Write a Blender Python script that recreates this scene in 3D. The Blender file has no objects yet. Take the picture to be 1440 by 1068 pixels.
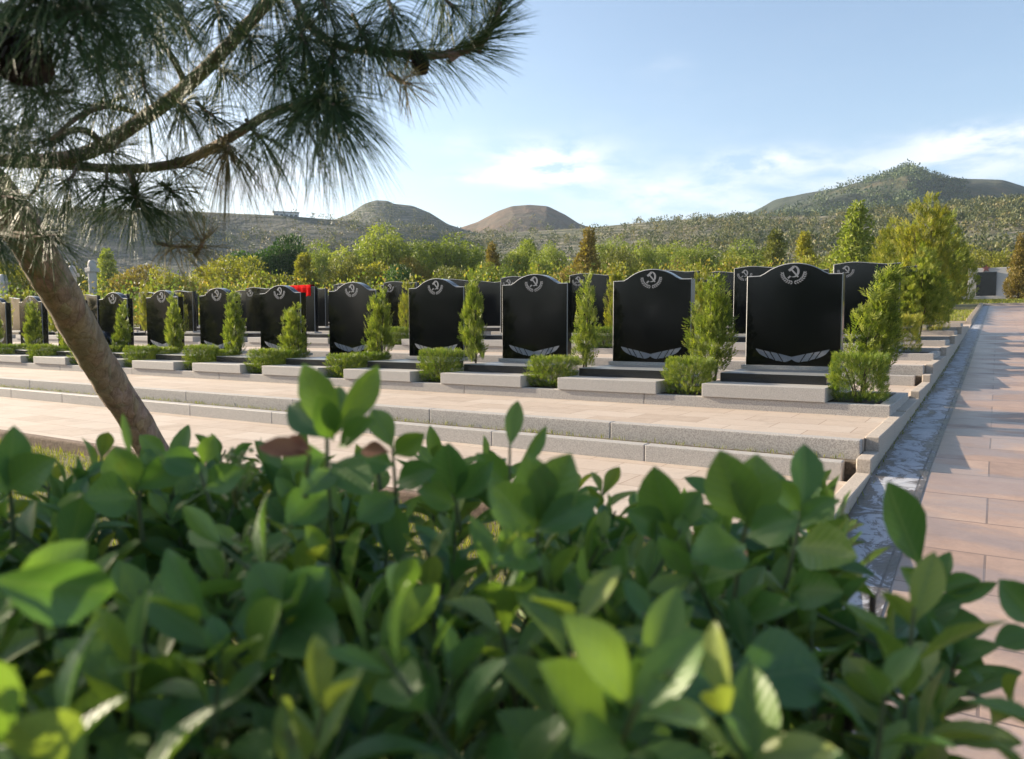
import bpy, math, random
import numpy as np
from mathutils import Vector

random.seed(11)
rng = np.random.default_rng(7)
scene = bpy.context.scene
R = math.radians
HAZE = .00018
LIFT = 1.30          # every top-level object is built with the eye at z = 0 and lifted by this at the end

# ------------------------------------------------------------------ camera
YAW = R(32.4)
PIT = math.atan(73.5 / 1070)
FPX = 1070.0
FW = np.array([-math.sin(YAW), math.cos(YAW), 0.0])
RT = np.array([math.cos(YAW), math.sin(YAW), 0.0])
UP = np.array([0, 0, 1.0])
CF = FW * math.cos(PIT) - UP * math.sin(PIT)
CU = FW * math.sin(PIT) + UP * math.cos(PIT)
cd = bpy.data.cameras.new('camera')
cam = bpy.data.objects.new('camera', cd)
scene.collection.objects.link(cam)
cam.location = (0, 0, 0)
cam.rotation_euler = (math.pi / 2 - PIT, 0, YAW)
cd.sensor_width = 36
cd.lens = FPX / 1440 * 36
cd.clip_start = 0.02
cd.clip_end = 6000
cd.dof.use_dof = True
cd.dof.focus_distance = 6.5
cd.dof.aperture_fstop = 7.3
scene.camera = cam

# ------------------------------------------------------------------ light
SUN_EL = R(18)
SUN_DIR = Vector((-math.cos(SUN_EL), -0.10, math.sin(SUN_EL))).normalized()   # towards the sun
sd = bpy.data.lights.new('sun', 'SUN')
sd.energy = 4.5
sd.angle = R(0.5)
sd.color = (1.0, 0.86, 0.66)
sun = bpy.data.objects.new('sun', sd)
scene.collection.objects.link(sun)
sun.rotation_euler = SUN_DIR.to_track_quat('Z', 'Y').to_euler()
sun.location = (-30, 0, 20)

scene.view_settings.view_transform = 'Standard'
scene.view_settings.look = 'None'
scene.view_settings.gamma = 1
scene.view_settings.exposure = 1.55
scene.cycles.use_denoising = True
scene.cycles.max_bounces = 8
scene.cycles.transparent_max_bounces = 8
scene.cycles.sample_clamp_indirect = 4


class NT:
    """small helper for node trees"""
    def __init__(s, tree):
        s.t = tree
    def n(s, typ, ins=None, **kw):
        nd = s.t.nodes.new(typ)
        for k, v in kw.items():
            setattr(nd, k, v)
        for k, v in (ins or {}).items():
            if isinstance(v, bpy.types.NodeSocket):
                s.t.links.new(v, nd.inputs[k])
            else:
                nd.inputs[k].default_value = v
        return nd
    def m(s, op, a, b=0.0, c=0.0):
        return s.n('ShaderNodeMath', {0: a, 1: b, 2: c}, operation=op).outputs[0]
    def mix(s, f, a, b, blend='MIX'):
        nd = s.n('ShaderNodeMix', data_type='RGBA', blend_type=blend)
        for key, v in ((0, f), (6, a), (7, b)):
            if isinstance(v, bpy.types.NodeSocket):
                s.t.links.new(v, nd.inputs[key])
            else:
                nd.inputs[key].default_value = v if key == 0 else (v[0], v[1], v[2], 1)
        return nd.outputs[2]
    def ramp(s, f, stops):
        nd = s.n('ShaderNodeValToRGB', {0: f})
        e = nd.color_ramp.elements
        while len(e) < len(stops):
            e.new(0.5)
        for i, (p, c) in enumerate(stops):
            e[i].position = p
            e[i].color = (c[0], c[1], c[2], 1) if not isinstance(c, (int, float)) else (c, c, c, 1)
        return nd.outputs[0]


# ------------------------------------------------------------------ sky with clouds
def ray(x, y):
    return RT * (x - 720) + CU * (534 - y) + CF * FPX


def azel(x, y):
    r = ray(x, y)
    return math.atan2(r[0], r[1]), math.atan2(r[2], math.hypot(r[0], r[1]))


world = bpy.data.worlds.new('World')
scene.world = world
world.use_nodes = True
W = NT(world.node_tree)
world.node_tree.nodes.clear()
sky = W.n('ShaderNodeTexSky', sky_type='NISHITA', sun_disc=False)
sky.sun_elevation = SUN_EL
sky.sun_rotation = math.atan2(SUN_DIR.x, SUN_DIR.y)
sky.air_density = 1.0
sky.dust_density = 1.6
sky.ozone_density = 1.2
tc = W.n('ShaderNodeTexCoord')
sx = W.n('ShaderNodeSeparateXYZ', {0: tc.outputs['Generated']})
az = W.m('ARCTAN2', sx.outputs[0], sx.outputs[1])
el = W.m('ARCSINE', sx.outputs[2])
v1 = W.n('ShaderNodeCombineXYZ', {0: W.m('MULTIPLY', az, 15.0), 1: W.m('MULTIPLY', el, 38.0), 2: 3.1})
n1 = W.n('ShaderNodeTexNoise', {'Vector': v1.outputs[0], 'Scale': 1.0, 'Detail': 9.0, 'Roughness': 0.58, 'Distortion': 0.25})
v2 = W.n('ShaderNodeCombineXYZ', {0: W.m('MULTIPLY', az, 2.2), 1: W.m('MULTIPLY', el, 11.0), 2: 8.7})
n2 = W.n('ShaderNodeTexNoise', {'Vector': v2.outputs[0], 'Scale': 1.0, 'Detail': 5.0, 'Roughness': 0.55, 'Distortion': 0.3})
CLOUDS = [(770, 228, 75, 24, 1.6), (705, 250, 75, 9, 1.2), (800, 250, 60, 14, .7), (930, 268, 100, 22, .6), (1070, 228, 75, 14, 1.1),
          (1120, 270, 160, 22, .38), (1340, 225, 130, 26, .8), (1375, 192, 55, 12, 1.1), (405, 262, 70, 36, 1.0),
          (230, 240, 130, 60, .7), (640, 200, 50, 14, .35), (1000, 300, 180, 18, .3), (940, 92, 30, 10, .15)]
mask = None
for (cx, cy, hw, hh, amp) in CLOUDS:
    a0, e0 = azel(cx, cy)
    a = W.m('DIVIDE', W.m('SUBTRACT', az, a0), hw / FPX * 1.0)
    b = W.m('DIVIDE', W.m('SUBTRACT', el, e0), hh / FPX)
    g = W.m('MULTIPLY', W.m('EXPONENT', W.m('MULTIPLY', W.m('ADD', W.m('MULTIPLY', a, a), W.m('MULTIPLY', b, b)), -1.0)), amp)
    mask = g if mask is None else W.m('ADD', mask, g)
# cloudiness elsewhere round the horizon
band = W.m('EXPONENT', W.m('MULTIPLY', W.m('POWER', W.m('DIVIDE', W.m('SUBTRACT', el, 0.12), 0.14), 2.0), -1.0))
far = W.m('MULTIPLY', W.m('MULTIPLY', band, W.ramp(n2.outputs[0], [(0.50, 0.0), (0.7, 1.0)])), 0.16)
mask = W.m('ADD', mask, far)
cl = W.m('MULTIPLY', mask, W.ramp(n1.outputs[0], [(0.36, 0.0), (0.60, 1.0)]))
cl = W.m('MINIMUM', W.m('MAXIMUM', cl, 0.0), 0.92)
veil = W.m('MULTIPLY', W.m('EXPONENT', W.m('MULTIPLY', W.m('MAXIMUM', el, 0.0), -3.6)), 0.36)
CLOUD_COL = (4.7, 4.85, 5.2)
SKY_VEIL = (3.0, 3.9, 5.4)
c0 = W.mix(veil, sky.outputs[0], SKY_VEIL)
c1 = W.mix(cl, c0, CLOUD_COL)
bg = W.n('ShaderNodeBackground', {0: c1, 1: 0.084})
W.n('ShaderNodeOutputWorld', {0: bg.outputs[0]})


# ------------------------------------------------------------------ object helpers
def link(o):
    scene.collection.objects.link(o)
    return o


def tag(o, label=None, cat=None, group=None, kind=None):
    if label: o['label'] = label
    if cat: o['category'] = cat
    if group: o['group'] = group
    if kind: o['kind'] = kind
    return o


def empty(name, loc, rz=0.0):
    o = link(bpy.data.objects.new(name, None))
    o.location = loc
    o.rotation_euler = (0, 0, rz)
    o.empty_display_size = 0.1
    return o


def copy_tree(o, parent=None):
    c = link(o.copy())
    if parent:
        c.parent = parent
    for ch in list(o.children):
        copy_tree(ch, c)
    return c


def mesh(name, V, F, mats=None, parent=None, smooth=False, tint=None, uv=None, fmat=None):
    me = bpy.data.meshes.new(name)
    V = np.asarray(V, dtype=np.float32)
    if isinstance(F, np.ndarray):
        k = F.shape[1]
        me.vertices.add(len(V)); me.vertices.foreach_set('co', V.ravel())
        me.loops.add(F.size); me.loops.foreach_set('vertex_index', F.astype(np.int32).ravel())
        me.polygons.add(len(F))
        me.polygons.foreach_set('loop_start', np.arange(0, F.size, k, dtype=np.int32))
        me.update(calc_edges=True)
        me.validate()
    else:
        me.from_pydata([tuple(map(float, v)) for v in V], [], [tuple(int(i) for i in f) for f in F])
    if smooth:
        me.polygons.foreach_set('use_smooth', np.ones(len(me.polygons), dtype=bool))
    if tint is not None:
        a = me.attributes.new('tint', 'FLOAT', 'POINT'); a.data.foreach_set('value', np.asarray(tint, dtype=np.float32))
    if uv is not None:
        a = me.attributes.new('leafuv', 'FLOAT_VECTOR', 'POINT')
        a.data.foreach_set('vector', np.asarray(uv, dtype=np.float32).ravel())
    for m in (mats if isinstance(mats, (list, tuple)) else [mats]):
        if m: me.materials.append(m)
    if fmat is not None:
        me.polygons.foreach_set('material_index', np.asarray(fmat, dtype=np.int32))
    o = link(bpy.data.objects.new(name, me))
    if parent: o.parent = parent
    return o


class MB:
    def __init__(s):
        s.V = []; s.F = []; s.M = []
    def box(s, x0, x1, y0, y1, z0, z1, m=0):
        b = len(s.V)
        s.V += [(x0, y0, z0), (x1, y0, z0), (x1, y1, z0), (x0, y1, z0), (x0, y0, z1), (x1, y0, z1), (x1, y1, z1), (x0, y1, z1)]
        for f in ((0, 3, 2, 1), (4, 5, 6, 7), (0, 1, 5, 4), (1, 2, 6, 5), (2, 3, 7, 6), (3, 0, 4, 7)):
            s.F.append([b + i for i in f]); s.M.append(m)
        return s
    def prism(s, pts, y0, y1, m=0):
        """closed convex or simple polygon in x,z extruded along y (front at y0)"""
        b = len(s.V); n = len(pts)
        s.V += [(p[0], y0, p[1]) for p in pts] + [(p[0], y1, p[1]) for p in pts]
        s.F.append([b + i for i in range(n)]); s.M.append(m)
        s.F.append([b + n + i for i in reversed(range(n))]); s.M.append(m)
        for i in range(n):
            j = (i + 1) % n
            s.F.append([b + i, b + n + i, b + n + j, b + j]); s.M.append(m)
        return s
    def build(s, name, mats, parent=None, bevel=0.0, smooth=False):
        o = mesh(name, s.V, s.F, mats, parent, smooth, fmat=s.M)
        if bevel:
            md = o.modifiers.new('bevel', 'BEVEL'); md.width = bevel; md.segments = 2; md.limit_method = 'ANGLE'
        return o


def catmull(P, n):
    P = np.asarray(P, float)
    Q = np.vstack([2 * P[0] - P[1], P, 2 * P[-1] - P[-2]])
    out = []
    for i in range(1, len(Q) - 2):
        p0, p1, p2, p3 = Q[i - 1:i + 3]
        for t in np.linspace(0, 1, n, endpoint=False):
            out.append(.5 * (2 * p1 + (p2 - p0) * t + (2 * p0 - 5 * p1 + 4 * p2 - p3) * t * t + (3 * p1 - p0 - 3 * p2 + p3) * t ** 3))
    out.append(P[-1])
    return np.array(out)


def tube(P, rad, seg=8, rough=0.0):
    """tapered tube along points, radii array; returns V, F(quads)"""
    P = np.asarray(P, float); n = len(P)
    rad = np.interp(np.linspace(0, 1, n), np.linspace(0, 1, len(rad)), rad)
    T = np.gradient(P, axis=0); T /= np.linalg.norm(T, axis=1)[:, None] + 1e-9
    ref = np.array([0.31, 0.17, 0.93]) if abs(T[0] @ np.array([0.31, 0.17, 0.93])) < .9 else np.array([1.0, 0, 0])
    V = []
    for i in range(n):
        a = ref - T[i] * (ref @ T[i]); a /= np.linalg.norm(a); b = np.cross(T[i], a); ref = a
        for k in range(seg):
            th = 2 * math.pi * k / seg
            r = rad[i] * (1 + rough * rng.uniform(-1, 1))
            V.append(P[i] + (a * math.cos(th) + b * math.sin(th)) * r)
    F = []
    for i in range(n - 1):
        for k in range(seg):
            k2 = (k + 1) % seg
            F.append((i * seg + k, i * seg + k2, (i + 1) * seg + k2, (i + 1) * seg + k))
    b = len(V); V.append(P[0]); V.append(P[-1])
    F2 = [(b, (k + 1) % seg, k, k) for k in range(seg)]
    F = [tuple(f) for f in F]
    F += [((k + 1) % seg, k, b) for k in range(seg)]
    o = (n - 1) * seg
    F += [(o + k, o + (k + 1) % seg, b + 1) for k in range(seg)]
    return V, F


def px_d(x, y, d):
    """point on the sight line through photo position x, y at level forward distance d"""
    r = ray(x, y)
    return r * (d / (r @ FW))


def cards(C, A, N, L, Wd, fold=0.0):
    """kite-shaped leaves: base C, axis A, face normal N, length, width arrays -> V, F(quads), each 4 verts"""
    A = A / (np.linalg.norm(A, axis=1)[:, None] + 1e-9)
    S = np.cross(A, N); S /= np.linalg.norm(S, axis=1)[:, None] + 1e-9
    L = L[:, None]; Wd = Wd[:, None]
    v0 = C; v1 = C + A * L * .45 + S * Wd * .5; v2 = C + A * L; v3 = C + A * L * .45 - S * Wd * .5
    V = np.stack([v0, v1, v2, v3], 1).reshape(-1, 3)
    F = np.arange(len(V)).reshape(-1, 4)
    return V, F


def rdir(n):
    v = rng.normal(size=(n, 3))
    return v / np.linalg.norm(v, axis=1)[:, None]


# ------------------------------------------------------------------ materials
def mat(name):
    m = bpy.data.materials.new(name); m.use_nodes = True
    m.node_tree.nodes.clear()
    T = NT(m.node_tree)
    return m, T


def finish(T, bsdf):
    T.n('ShaderNodeOutputMaterial', {0: bsdf})


def ocoord(T):
    return T.n('ShaderNodeTexCoord').outputs['Object']


def noise(T, vec, scale, detail=4.0, rough=.55, dist=0.0):
    return T.n('ShaderNodeTexNoise', {'Vector': vec, 'Scale': scale, 'Detail': detail, 'Roughness': rough, 'Distortion': dist}).outputs[0]


def bump(T, h, strength=.3, dist=.01):
    return T.n('ShaderNodeBump', {'Height': h, 'Strength': strength, 'Distance': dist}).outputs[0]


def principled(T, col, rough, **kw):
    ins = {'Base Color': col if isinstance(col, bpy.types.NodeSocket) else (col[0], col[1], col[2], 1), 'Roughness': rough}
    ins.update(kw)
    return T.n('ShaderNodeBsdfPrincipled', ins).outputs[0]


def foliage_mat(name, stops, trans=.35, rough=.55, spec=.25, use_random=True):
    """leaf colour varies leaf by leaf (tint attribute) and from plant to plant"""
    m, T = mat(name)
    at = T.n('ShaderNodeAttribute', attribute_name='tint').outputs['Fac']
    if use_random:
        r = T.n('ShaderNodeObjectInfo').outputs['Random']
        at = T.m('ADD', at, T.m('MULTIPLY', T.m('SUBTRACT', r, .5), .35))
    col = T.ramp(at, stops)
    p = principled(T, col, rough, **{'Specular IOR Level': spec})
    tcol = T.mix(1.0, col, (1.25, 1.35, .55), 'MULTIPLY')
    t = T.n('ShaderNodeBsdfTranslucent', {0: tcol}).outputs[0]
    finish(T, T.n('ShaderNodeMixShader', {0: trans, 1: p, 2: t}).outputs[0])
    return m


def granite_mat(name, base, speck, rough=.6, scale=180, warm=.0):
    m, T = mat(name)
    o = ocoord(T)
    a = noise(T, o, scale, 2, .7)
    b = noise(T, o, 3.0, 4)
    c = T.mix(T.ramp(a, [(.38, 0.0), (.62, 1.0)]), speck, base)
    c = T.mix(T.ramp(b, [(.35, 0.0), (.75, .35)]), c, tuple(x * .72 for x in base))
    h = T.m('ADD', T.m('MULTIPLY', a, .3), b)
    finish(T, principled(T, c, rough, Normal=bump(T, a, .12, .004)))
    return m


M = {}
M['granite'] = granite_mat('grey_granite', (.53, .50, .47), (.28, .265, .25))
M['granite_warm'] = granite_mat('weathered_granite', (.50, .465, .43), (.27, .25, .235), .75, 120)
M['coping'] = granite_mat('pale_coping_stone', (.50, .43, .36), (.36, .30, .25), .8, 90)
M['chamfer'] = granite_mat('honed_edge', (.34, .35, .36), (.2, .2, .21), .5, 220)
M['engraving'] = granite_mat('engraved_grey', (.27, .275, .30), (.18, .185, .2), .7, 200)
M['pale_stone'] = granite_mat('pale_stone', (.55, .52, .5), (.4, .38, .37), .8, 60)

m, T = mat('polished_black_granite')
o = ocoord(T)
a = noise(T, o, 260, 2, .6)
d_ = noise(T, o, 2.2, 3, .6)
c = T.mix(T.ramp(a, [(.55, 0.0), (.72, .5)]), (.002, .0025, .0035), (.008, .009, .012))
rgh = T.m('ADD', T.m('MULTIPLY', d_, .14), .04)
finish(T, principled(T, c, rgh, **{'Specular IOR Level': .42, 'Normal': bump(T, d_, .03, .02)}))
M['black'] = m
m, T = mat('flamed_black_granite')
o = ocoord(T)
a = noise(T, o, 160, 2, .6)
b = noise(T, o, 5, 4, .6)
c = T.mix(T.ramp(a, [(.45, 0.0), (.7, .8)]), (.012, .013, .015), (.05, .052, .055))
finish(T, principled(T, c, T.m('ADD', T.m('MULTIPLY', b, .2), .12), **{'Specular IOR Level': .5}))
M['black_slab'] = m
M['slab_top'] = granite_mat('pale_slab_top', (.36, .37, .37), (.2, .205, .21), .35, 220)  # pale grey for the thin sheet on top of the black slab


def tile_mat(name, cols, bw, bh, mortar, mcol, rough=.75, stain=(.3, .22, .17), rot=0.0, sc=1.0, wet=0.0):
    m, T = mat(name)
    o = ocoord(T)
    mp = T.n('ShaderNodeMapping', {'Vector': o, 'Rotation': (0, 0, rot)}).outputs[0]
    wob = T.n('ShaderNodeMix', data_type='VECTOR')
    nz = T.n('ShaderNodeTexNoise', {'Vector': mp, 'Scale': 1.3, 'Detail': 1.0})
    T.t.links.new(mp, wob.inputs[4]); T.t.links.new(nz.outputs[1], wob.inputs[5]); wob.inputs[0].default_value = .006
    br = T.n('ShaderNodeTexBrick', {'Vector': wob.outputs[1], 'Scale': 1.0, 'Mortar Size': mortar, 'Mortar Smooth': .15,
                                    'Brick Width': bw, 'Row Height': bh, 'Bias': 0.0,
                                    'Color1': (0, 0, 0, 1), 'Color2': (1, 1, 1, 1), 'Mortar': (.5, .5, .5, 1)}, offset=.5)
    fac = T.n('ShaderNodeSeparateColor', {0: br.outputs[0]}).outputs[0]
    big = noise(T, o, .9, 5, .6)
    fine = noise(T, o, 45, 4, .65)
    mid = noise(T, o, 7, 5, .65, .4)
    c = T.ramp(T.m('ADD', T.m('MULTIPLY', fac, .75), T.m('MULTIPLY', T.m('SUBTRACT', mid, .38), 1.0)), cols)
    c = T.mix(T.ramp(big, [(.45, 0.0), (.72, .55)]), c, stain)
    c = T.mix(T.ramp(fine, [(.3, .16), (.6, 0.0)]), c, tuple(x * .5 for x in stain))
    drt = noise(T, o, 2.6, 7, .7, .6)
    c = T.mix(T.ramp(drt, [(.54, 0.0), (.72, .38)]), c, tuple(x * .55 for x in stain))
    c = T.mix(br.outputs[1], c, mcol)
    h = T.m('SUBTRACT', T.m('ADD', T.m('MULTIPLY', fine, .25), T.m('MULTIPLY', mid, .5)), T.m('MULTIPLY', br.outputs[1], 1.6))
    h = T.m('ADD', h, T.m('MULTIPLY', fac, .35))
    rg = rough
    if wet:   # damp patches, most of them towards the gutter
        ex = T.n('ShaderNodeSeparateXYZ', {0: o}).outputs[0]
        wn = noise(T, T.n('ShaderNodeMapping', {'Vector': o, 'Scale': (.8, 1.6, 1)}).outputs[0], 1.1, 6, .6, .5)
        wm = T.ramp(T.m('ADD', wn, T.m('MULTIPLY', T.m('SUBTRACT', .25, ex), .16)), [(.47, 0.0), (.58, 1.0)])
        c = T.mix(T.m('MULTIPLY', wm, wet), c, (.13, .105, .10))
        rg = T.m('SUBTRACT', rough, T.m('MULTIPLY', wm, .25))
    finish(T, principled(T, c, rg, Normal=bump(T, h, .5, .006)))
    return m


M['terrace'] = tile_mat('terrace_tiles', [(0, (.39, .305, .24)), (.5, (.48, .385, .31)), (1, (.52, .44, .37))], .62, .40, .004, (.27, .2, .155), .85, (.44, .36, .30))
M['path'] = tile_mat('path_slabs', [(0, (.29, .195, .15)), (.45, (.40, .27, .205)), (.8, (.45, .325, .255)), (1, (.37, .29, .27))], 1.1, .55, .006, (.19, .135, .11), .55, (.32, .245, .22), wet=.3)
m, T = mat('gutter_slate')
o = ocoord(T)
br = T.n('ShaderNodeTexBrick', {'Vector': T.n('ShaderNodeMapping', {'Vector': o, 'Rotation': (0, 0, R(90))}).outputs[0], 'Scale': 1.0, 'Mortar Size': .006,
         'Brick Width': .62, 'Row Height': .40, 'Color1': (.1, .1, .1, 1), 'Color2': (.9, .9, .9, 1)}, offset=.0)
st = noise(T, T.n('ShaderNodeMapping', {'Vector': o, 'Scale': (5.0, 3.2, 3.0)}).outputs[0], 1.0, 9, .74, 1.2)
ex = T.n('ShaderNodeSeparateXYZ', {0: o}).outputs[0]
st2 = T.m('SUBTRACT', st, T.m('MULTIPLY', T.ramp(T.m('ABSOLUTE', T.m('ADD', ex, .53)), [(.06, 0.0), (.17, 1.0)]), .13))
fine = noise(T, o, 40, 4, .65)
c = T.ramp(st2, [(.33, (.05, .042, .038)), (.44, (.13, .115, .11)), (.49, (.42, .43, .47)), (.7, (.54, .55, .58))])
c = T.mix(T.m('MULTIPLY', fine, .35), c, (.12, .1, .085))
c = T.mix(T.m('MULTIPLY', br.outputs[1], .7), c, (.05, .04, .035))
rg = T.ramp(st2, [(.38, .28), (.5, .7)])
finish(T, principled(T, c, rg, Normal=bump(T, T.m('SUBTRACT', st, br.outputs[1]), .6, .012)))
M['gutter'] = m


def soil_mat(name, a, b, scale=14):
    m, T = mat(name)
    o = ocoord(T)
    n = noise(T, o, scale, 8, .7)
    c = T.ramp(n, [(.3, a), (.7, b)])
    finish(T, principled(T, c, .95, Normal=bump(T, n, 1.0, .03)))
    return m


M['soil'] = soil_mat('planter_soil', (.018, .013, .01), (.07, .05, .035))
M['grit'] = soil_mat('gap_grit', (.05, .04, .03), (.2, .16, .12), 30)
M['edging'] = soil_mat('edging_stone', (.10, .065, .045), (.22, .15, .11), 25)
M['lawn'] = soil_mat('lawn_ground', (.075, .075, .018), (.17, .14, .05), 5)

m, T = mat('bark')
o = ocoord(T)
wn = T.n('ShaderNodeTexNoise', {'Vector': o, 'Scale': 9.0, 'Detail': 4.0}).outputs[1]
wv = T.n('ShaderNodeMix', data_type='VECTOR'); T.t.links.new(o, wv.inputs[4]); T.t.links.new(wn, wv.inputs[5]); wv.inputs[0].default_value = .05
w = noise(T, T.n('ShaderNodeMapping', {'Vector': o, 'Scale': (1, 1, .6)}).outputs[0], 30, 7, .68, .4)
v = T.n('ShaderNodeTexVoronoi', {'Vector': T.n('ShaderNodeMapping', {'Vector': wv.outputs[1], 'Scale': (1, 1, .5)}).outputs[0], 'Scale': 34.0}, feature='DISTANCE_TO_EDGE').outputs[0]
vc = T.n('ShaderNodeTexVoronoi', {'Vector': T.n('ShaderNodeMapping', {'Vector': wv.outputs[1], 'Scale': (1, 1, .5)}).outputs[0], 'Scale': 34.0}).outputs['Color']
g = noise(T, o, 3.5, 3)
c = T.ramp(w, [(.3, (.13, .095, .065)), (.5, (.26, .195, .135)), (.7, (.38, .30, .22))])
c = T.mix(.10, c, vc, 'SOFT_LIGHT')
c = T.mix(T.m('MULTIPLY', T.ramp(v, [(0.0, .5), (.04, 0.0)]), T.ramp(w, [(.45, 1.0), (.6, 0.0)])), c, (.10, .07, .048))
c = T.mix(T.ramp(g, [(.5, 0.0), (.75, .45)]), c, (.19, .17, .095))
finish(T, principled(T, c, .9, Normal=bump(T, T.m('ADD', w, T.m('MULTIPLY', T.ramp(v, [(0, 0.0), (.12, 1.0)]), .15)), .9, .014)))
M['bark'] = m
m, T = mat('cone_scales')
finish(T, principled(T, T.ramp(noise(T, ocoord(T), 90, 3), [(.3, (.012, .008, .006)), (.7, (.05, .034, .024))]), .8))
M['cone'] = m

M['cypress'] = foliage_mat('cypress_green', [(0, (.07, .105, .02)), (.5, (.155, .20, .035)), (1, (.27, .29, .06))], .40)
M['cypress_y'] = foliage_mat('cypress_yellow', [(0, (.10, .125, .022)), (.5, (.19, .21, .035)), (1, (.30, .27, .05))], .40)
M['box'] = foliage_mat('box_green', [(0, (.05, .095, .016)), (.5, (.115, .17, .028)), (1, (.22, .25, .045))], .34)
M['needle'] = foliage_mat('pine_needle', [(0, (.06, .12, .045)), (.45, (.115, .185, .06)), (.8, (.20, .25, .08)), (1, (.36, .31, .11))], .42, .45, .4, False)
M['needle_y'] = foliage_mat('pine_needle_dry_sunlit', [(0, (.12, .12, .035)), (.5, (.25, .21, .07)), (1, (.42, .33, .16))], .35, .45, .4, False)  # yellow colour paints sunlit tufts as well as dry ones
M['willow'] = foliage_mat('willow_leaf', [(0, (.13, .17, .03)), (.5, (.22, .26, .05)), (1, (.31, .33, .08))], .35)
M['darkleaf'] = foliage_mat('dark_leaf', [(0, (.02, .05, .015)), (.5, (.045, .10, .022)), (1, (.09, .16, .035))], .25)
M['yellowleaf'] = foliage_mat('yellow_leaf', [(0, (.14, .155, .022)), (.5, (.25, .245, .035)), (1, (.35, .30, .05))], .35)
M['orangeleaf'] = foliage_mat('orange_leaf', [(0, (.14, .11, .028)), (.5, (.24, .175, .045)), (1, (.29, .25, .06))], .3)
M['oliveleaf'] = foliage_mat('olive_leaf', [(0, (.10, .11, .03)), (.5, (.17, .18, .045)), (1, (.26, .25, .07))], .3)
M['scrub'] = foliage_mat('hill_scrub', [(0, (.05, .065, .03)), (.4, (.095, .11, .045)), (.75, (.15, .15, .06)), (1, (.22, .16, .07))], .2)
M['pinewood'] = foliage_mat('hill_wood', [(0, (.025, .05, .028)), (.5, (.05, .085, .038)), (1, (.11, .14, .05))], .15)
M['grassblade'] = foliage_mat('grass_blade', [(0, (.10, .14, .02)), (.5, (.20, .22, .03)), (1, (.30, .27, .06))], .35)

# broad hedge leaf: midrib and paler underside come from the leaf's own coordinates
m, T = mat('hedge_leaf')
at = T.n('ShaderNodeAttribute', attribute_name='tint').outputs['Fac']
uvn = T.n('ShaderNodeAttribute', attribute_name='leafuv').outputs['Vector']
su = T.n('ShaderNodeSeparateXYZ', {0: uvn})
rib = T.ramp(T.m('ABSOLUTE', su.outputs[0]), [(0.0, 1.0), (.09, 0.0)])
vein = T.n('ShaderNodeTexWave', {'Vector': T.n('ShaderNodeCombineXYZ', {0: T.m('ADD', su.outputs[1], T.m('MULTIPLY', T.m('ABSOLUTE', su.outputs[0]), -.35))}).outputs[0],
                                 'Scale': 2.6, 'Distortion': .3}).outputs['Fac']
col = T.ramp(at, [(0, (.05, .125, .054)), (.4, (.105, .20, .054)), (.75, (.185, .27, .055)), (1, (.26, .30, .07))])
col = T.mix(T.m('MULTIPLY', rib, .5), col, (.16, .24, .10))
col = T.mix(T.m('MULTIPLY', vein, .22), col, (.10, .18, .07))
geo = T.n('ShaderNodeNewGeometry')
col2 = T.mix(T.m('MULTIPLY', geo.outputs['Backfacing'], .35), col, (.13, .20, .10))
sp = noise(T, ocoord(T), 55, 3, .6)
col2 = T.mix(T.ramp(sp, [(.66, 0.0), (.72, .55)]), col2, (.13, .08, .03))
p = principled(T, col2, .40, **{'Specular IOR Level': .42, 'Normal': bump(T, T.m('ADD', T.m('MULTIPLY', vein, .3), rib), .25, .002)})
t = T.n('ShaderNodeBsdfTranslucent', {0: T.mix(1.0, col, (1.5, 1.6, .5), 'MULTIPLY')}).outputs[0]
finish(T, T.n('ShaderNodeMixShader', {0: .30, 1: p, 2: t}).outputs[0])
M['leaf'] = m
m, T = mat('dry_leaf')
finish(T, principled(T, T.ramp(noise(T, ocoord(T), 60, 3), [(.3, (.16, .05, .02)), (.7, (.33, .14, .06))]), .7))
M['dry'] = m
m, T = mat('green_twig')
finish(T, principled(T, T.ramp(noise(T, ocoord(T), 40, 3), [(.3, (.06, .085, .03)), (.7, (.12, .14, .06))]), .6))
M['twig'] = m
m, T = mat('brown_stem')
finish(T, principled(T, T.ramp(noise(T, ocoord(T), 50, 3), [(.3, (.03, .022, .017)), (.7, (.09, .065, .05))]), .9))
M['stem'] = m
m, T = mat('flower_bud')
finish(T, principled(T, T.ramp(noise(T, ocoord(T), 150, 2), [(.35, (.16, .19, .05)), (.65, (.36, .34, .14))]), .6))
M['bud'] = m
m, T = mat('red_cloth')
finish(T, principled(T, T.ramp(noise(T, ocoord(T), 12, 3), [(.3, (.5, .003, .003)), (.7, (.68, .006, .005))]), .95, **{'Specular IOR Level': .05}))
M['red'] = m
m, T = mat('red_star')
finish(T, principled(T, (.16, .05, .045), .5))
M['star'] = m
m, T = mat('white_render')
finish(T, principled(T, T.ramp(noise(T, ocoord(T), .4, 3), [(.3, (.55, .56, .58)), (.7, (.68, .68, .68))]), .8))
M['white'] = m
m, T = mat('window_glass')
finish(T, principled(T, (.05, .06, .07), .1))
M['glass'] = m


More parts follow.
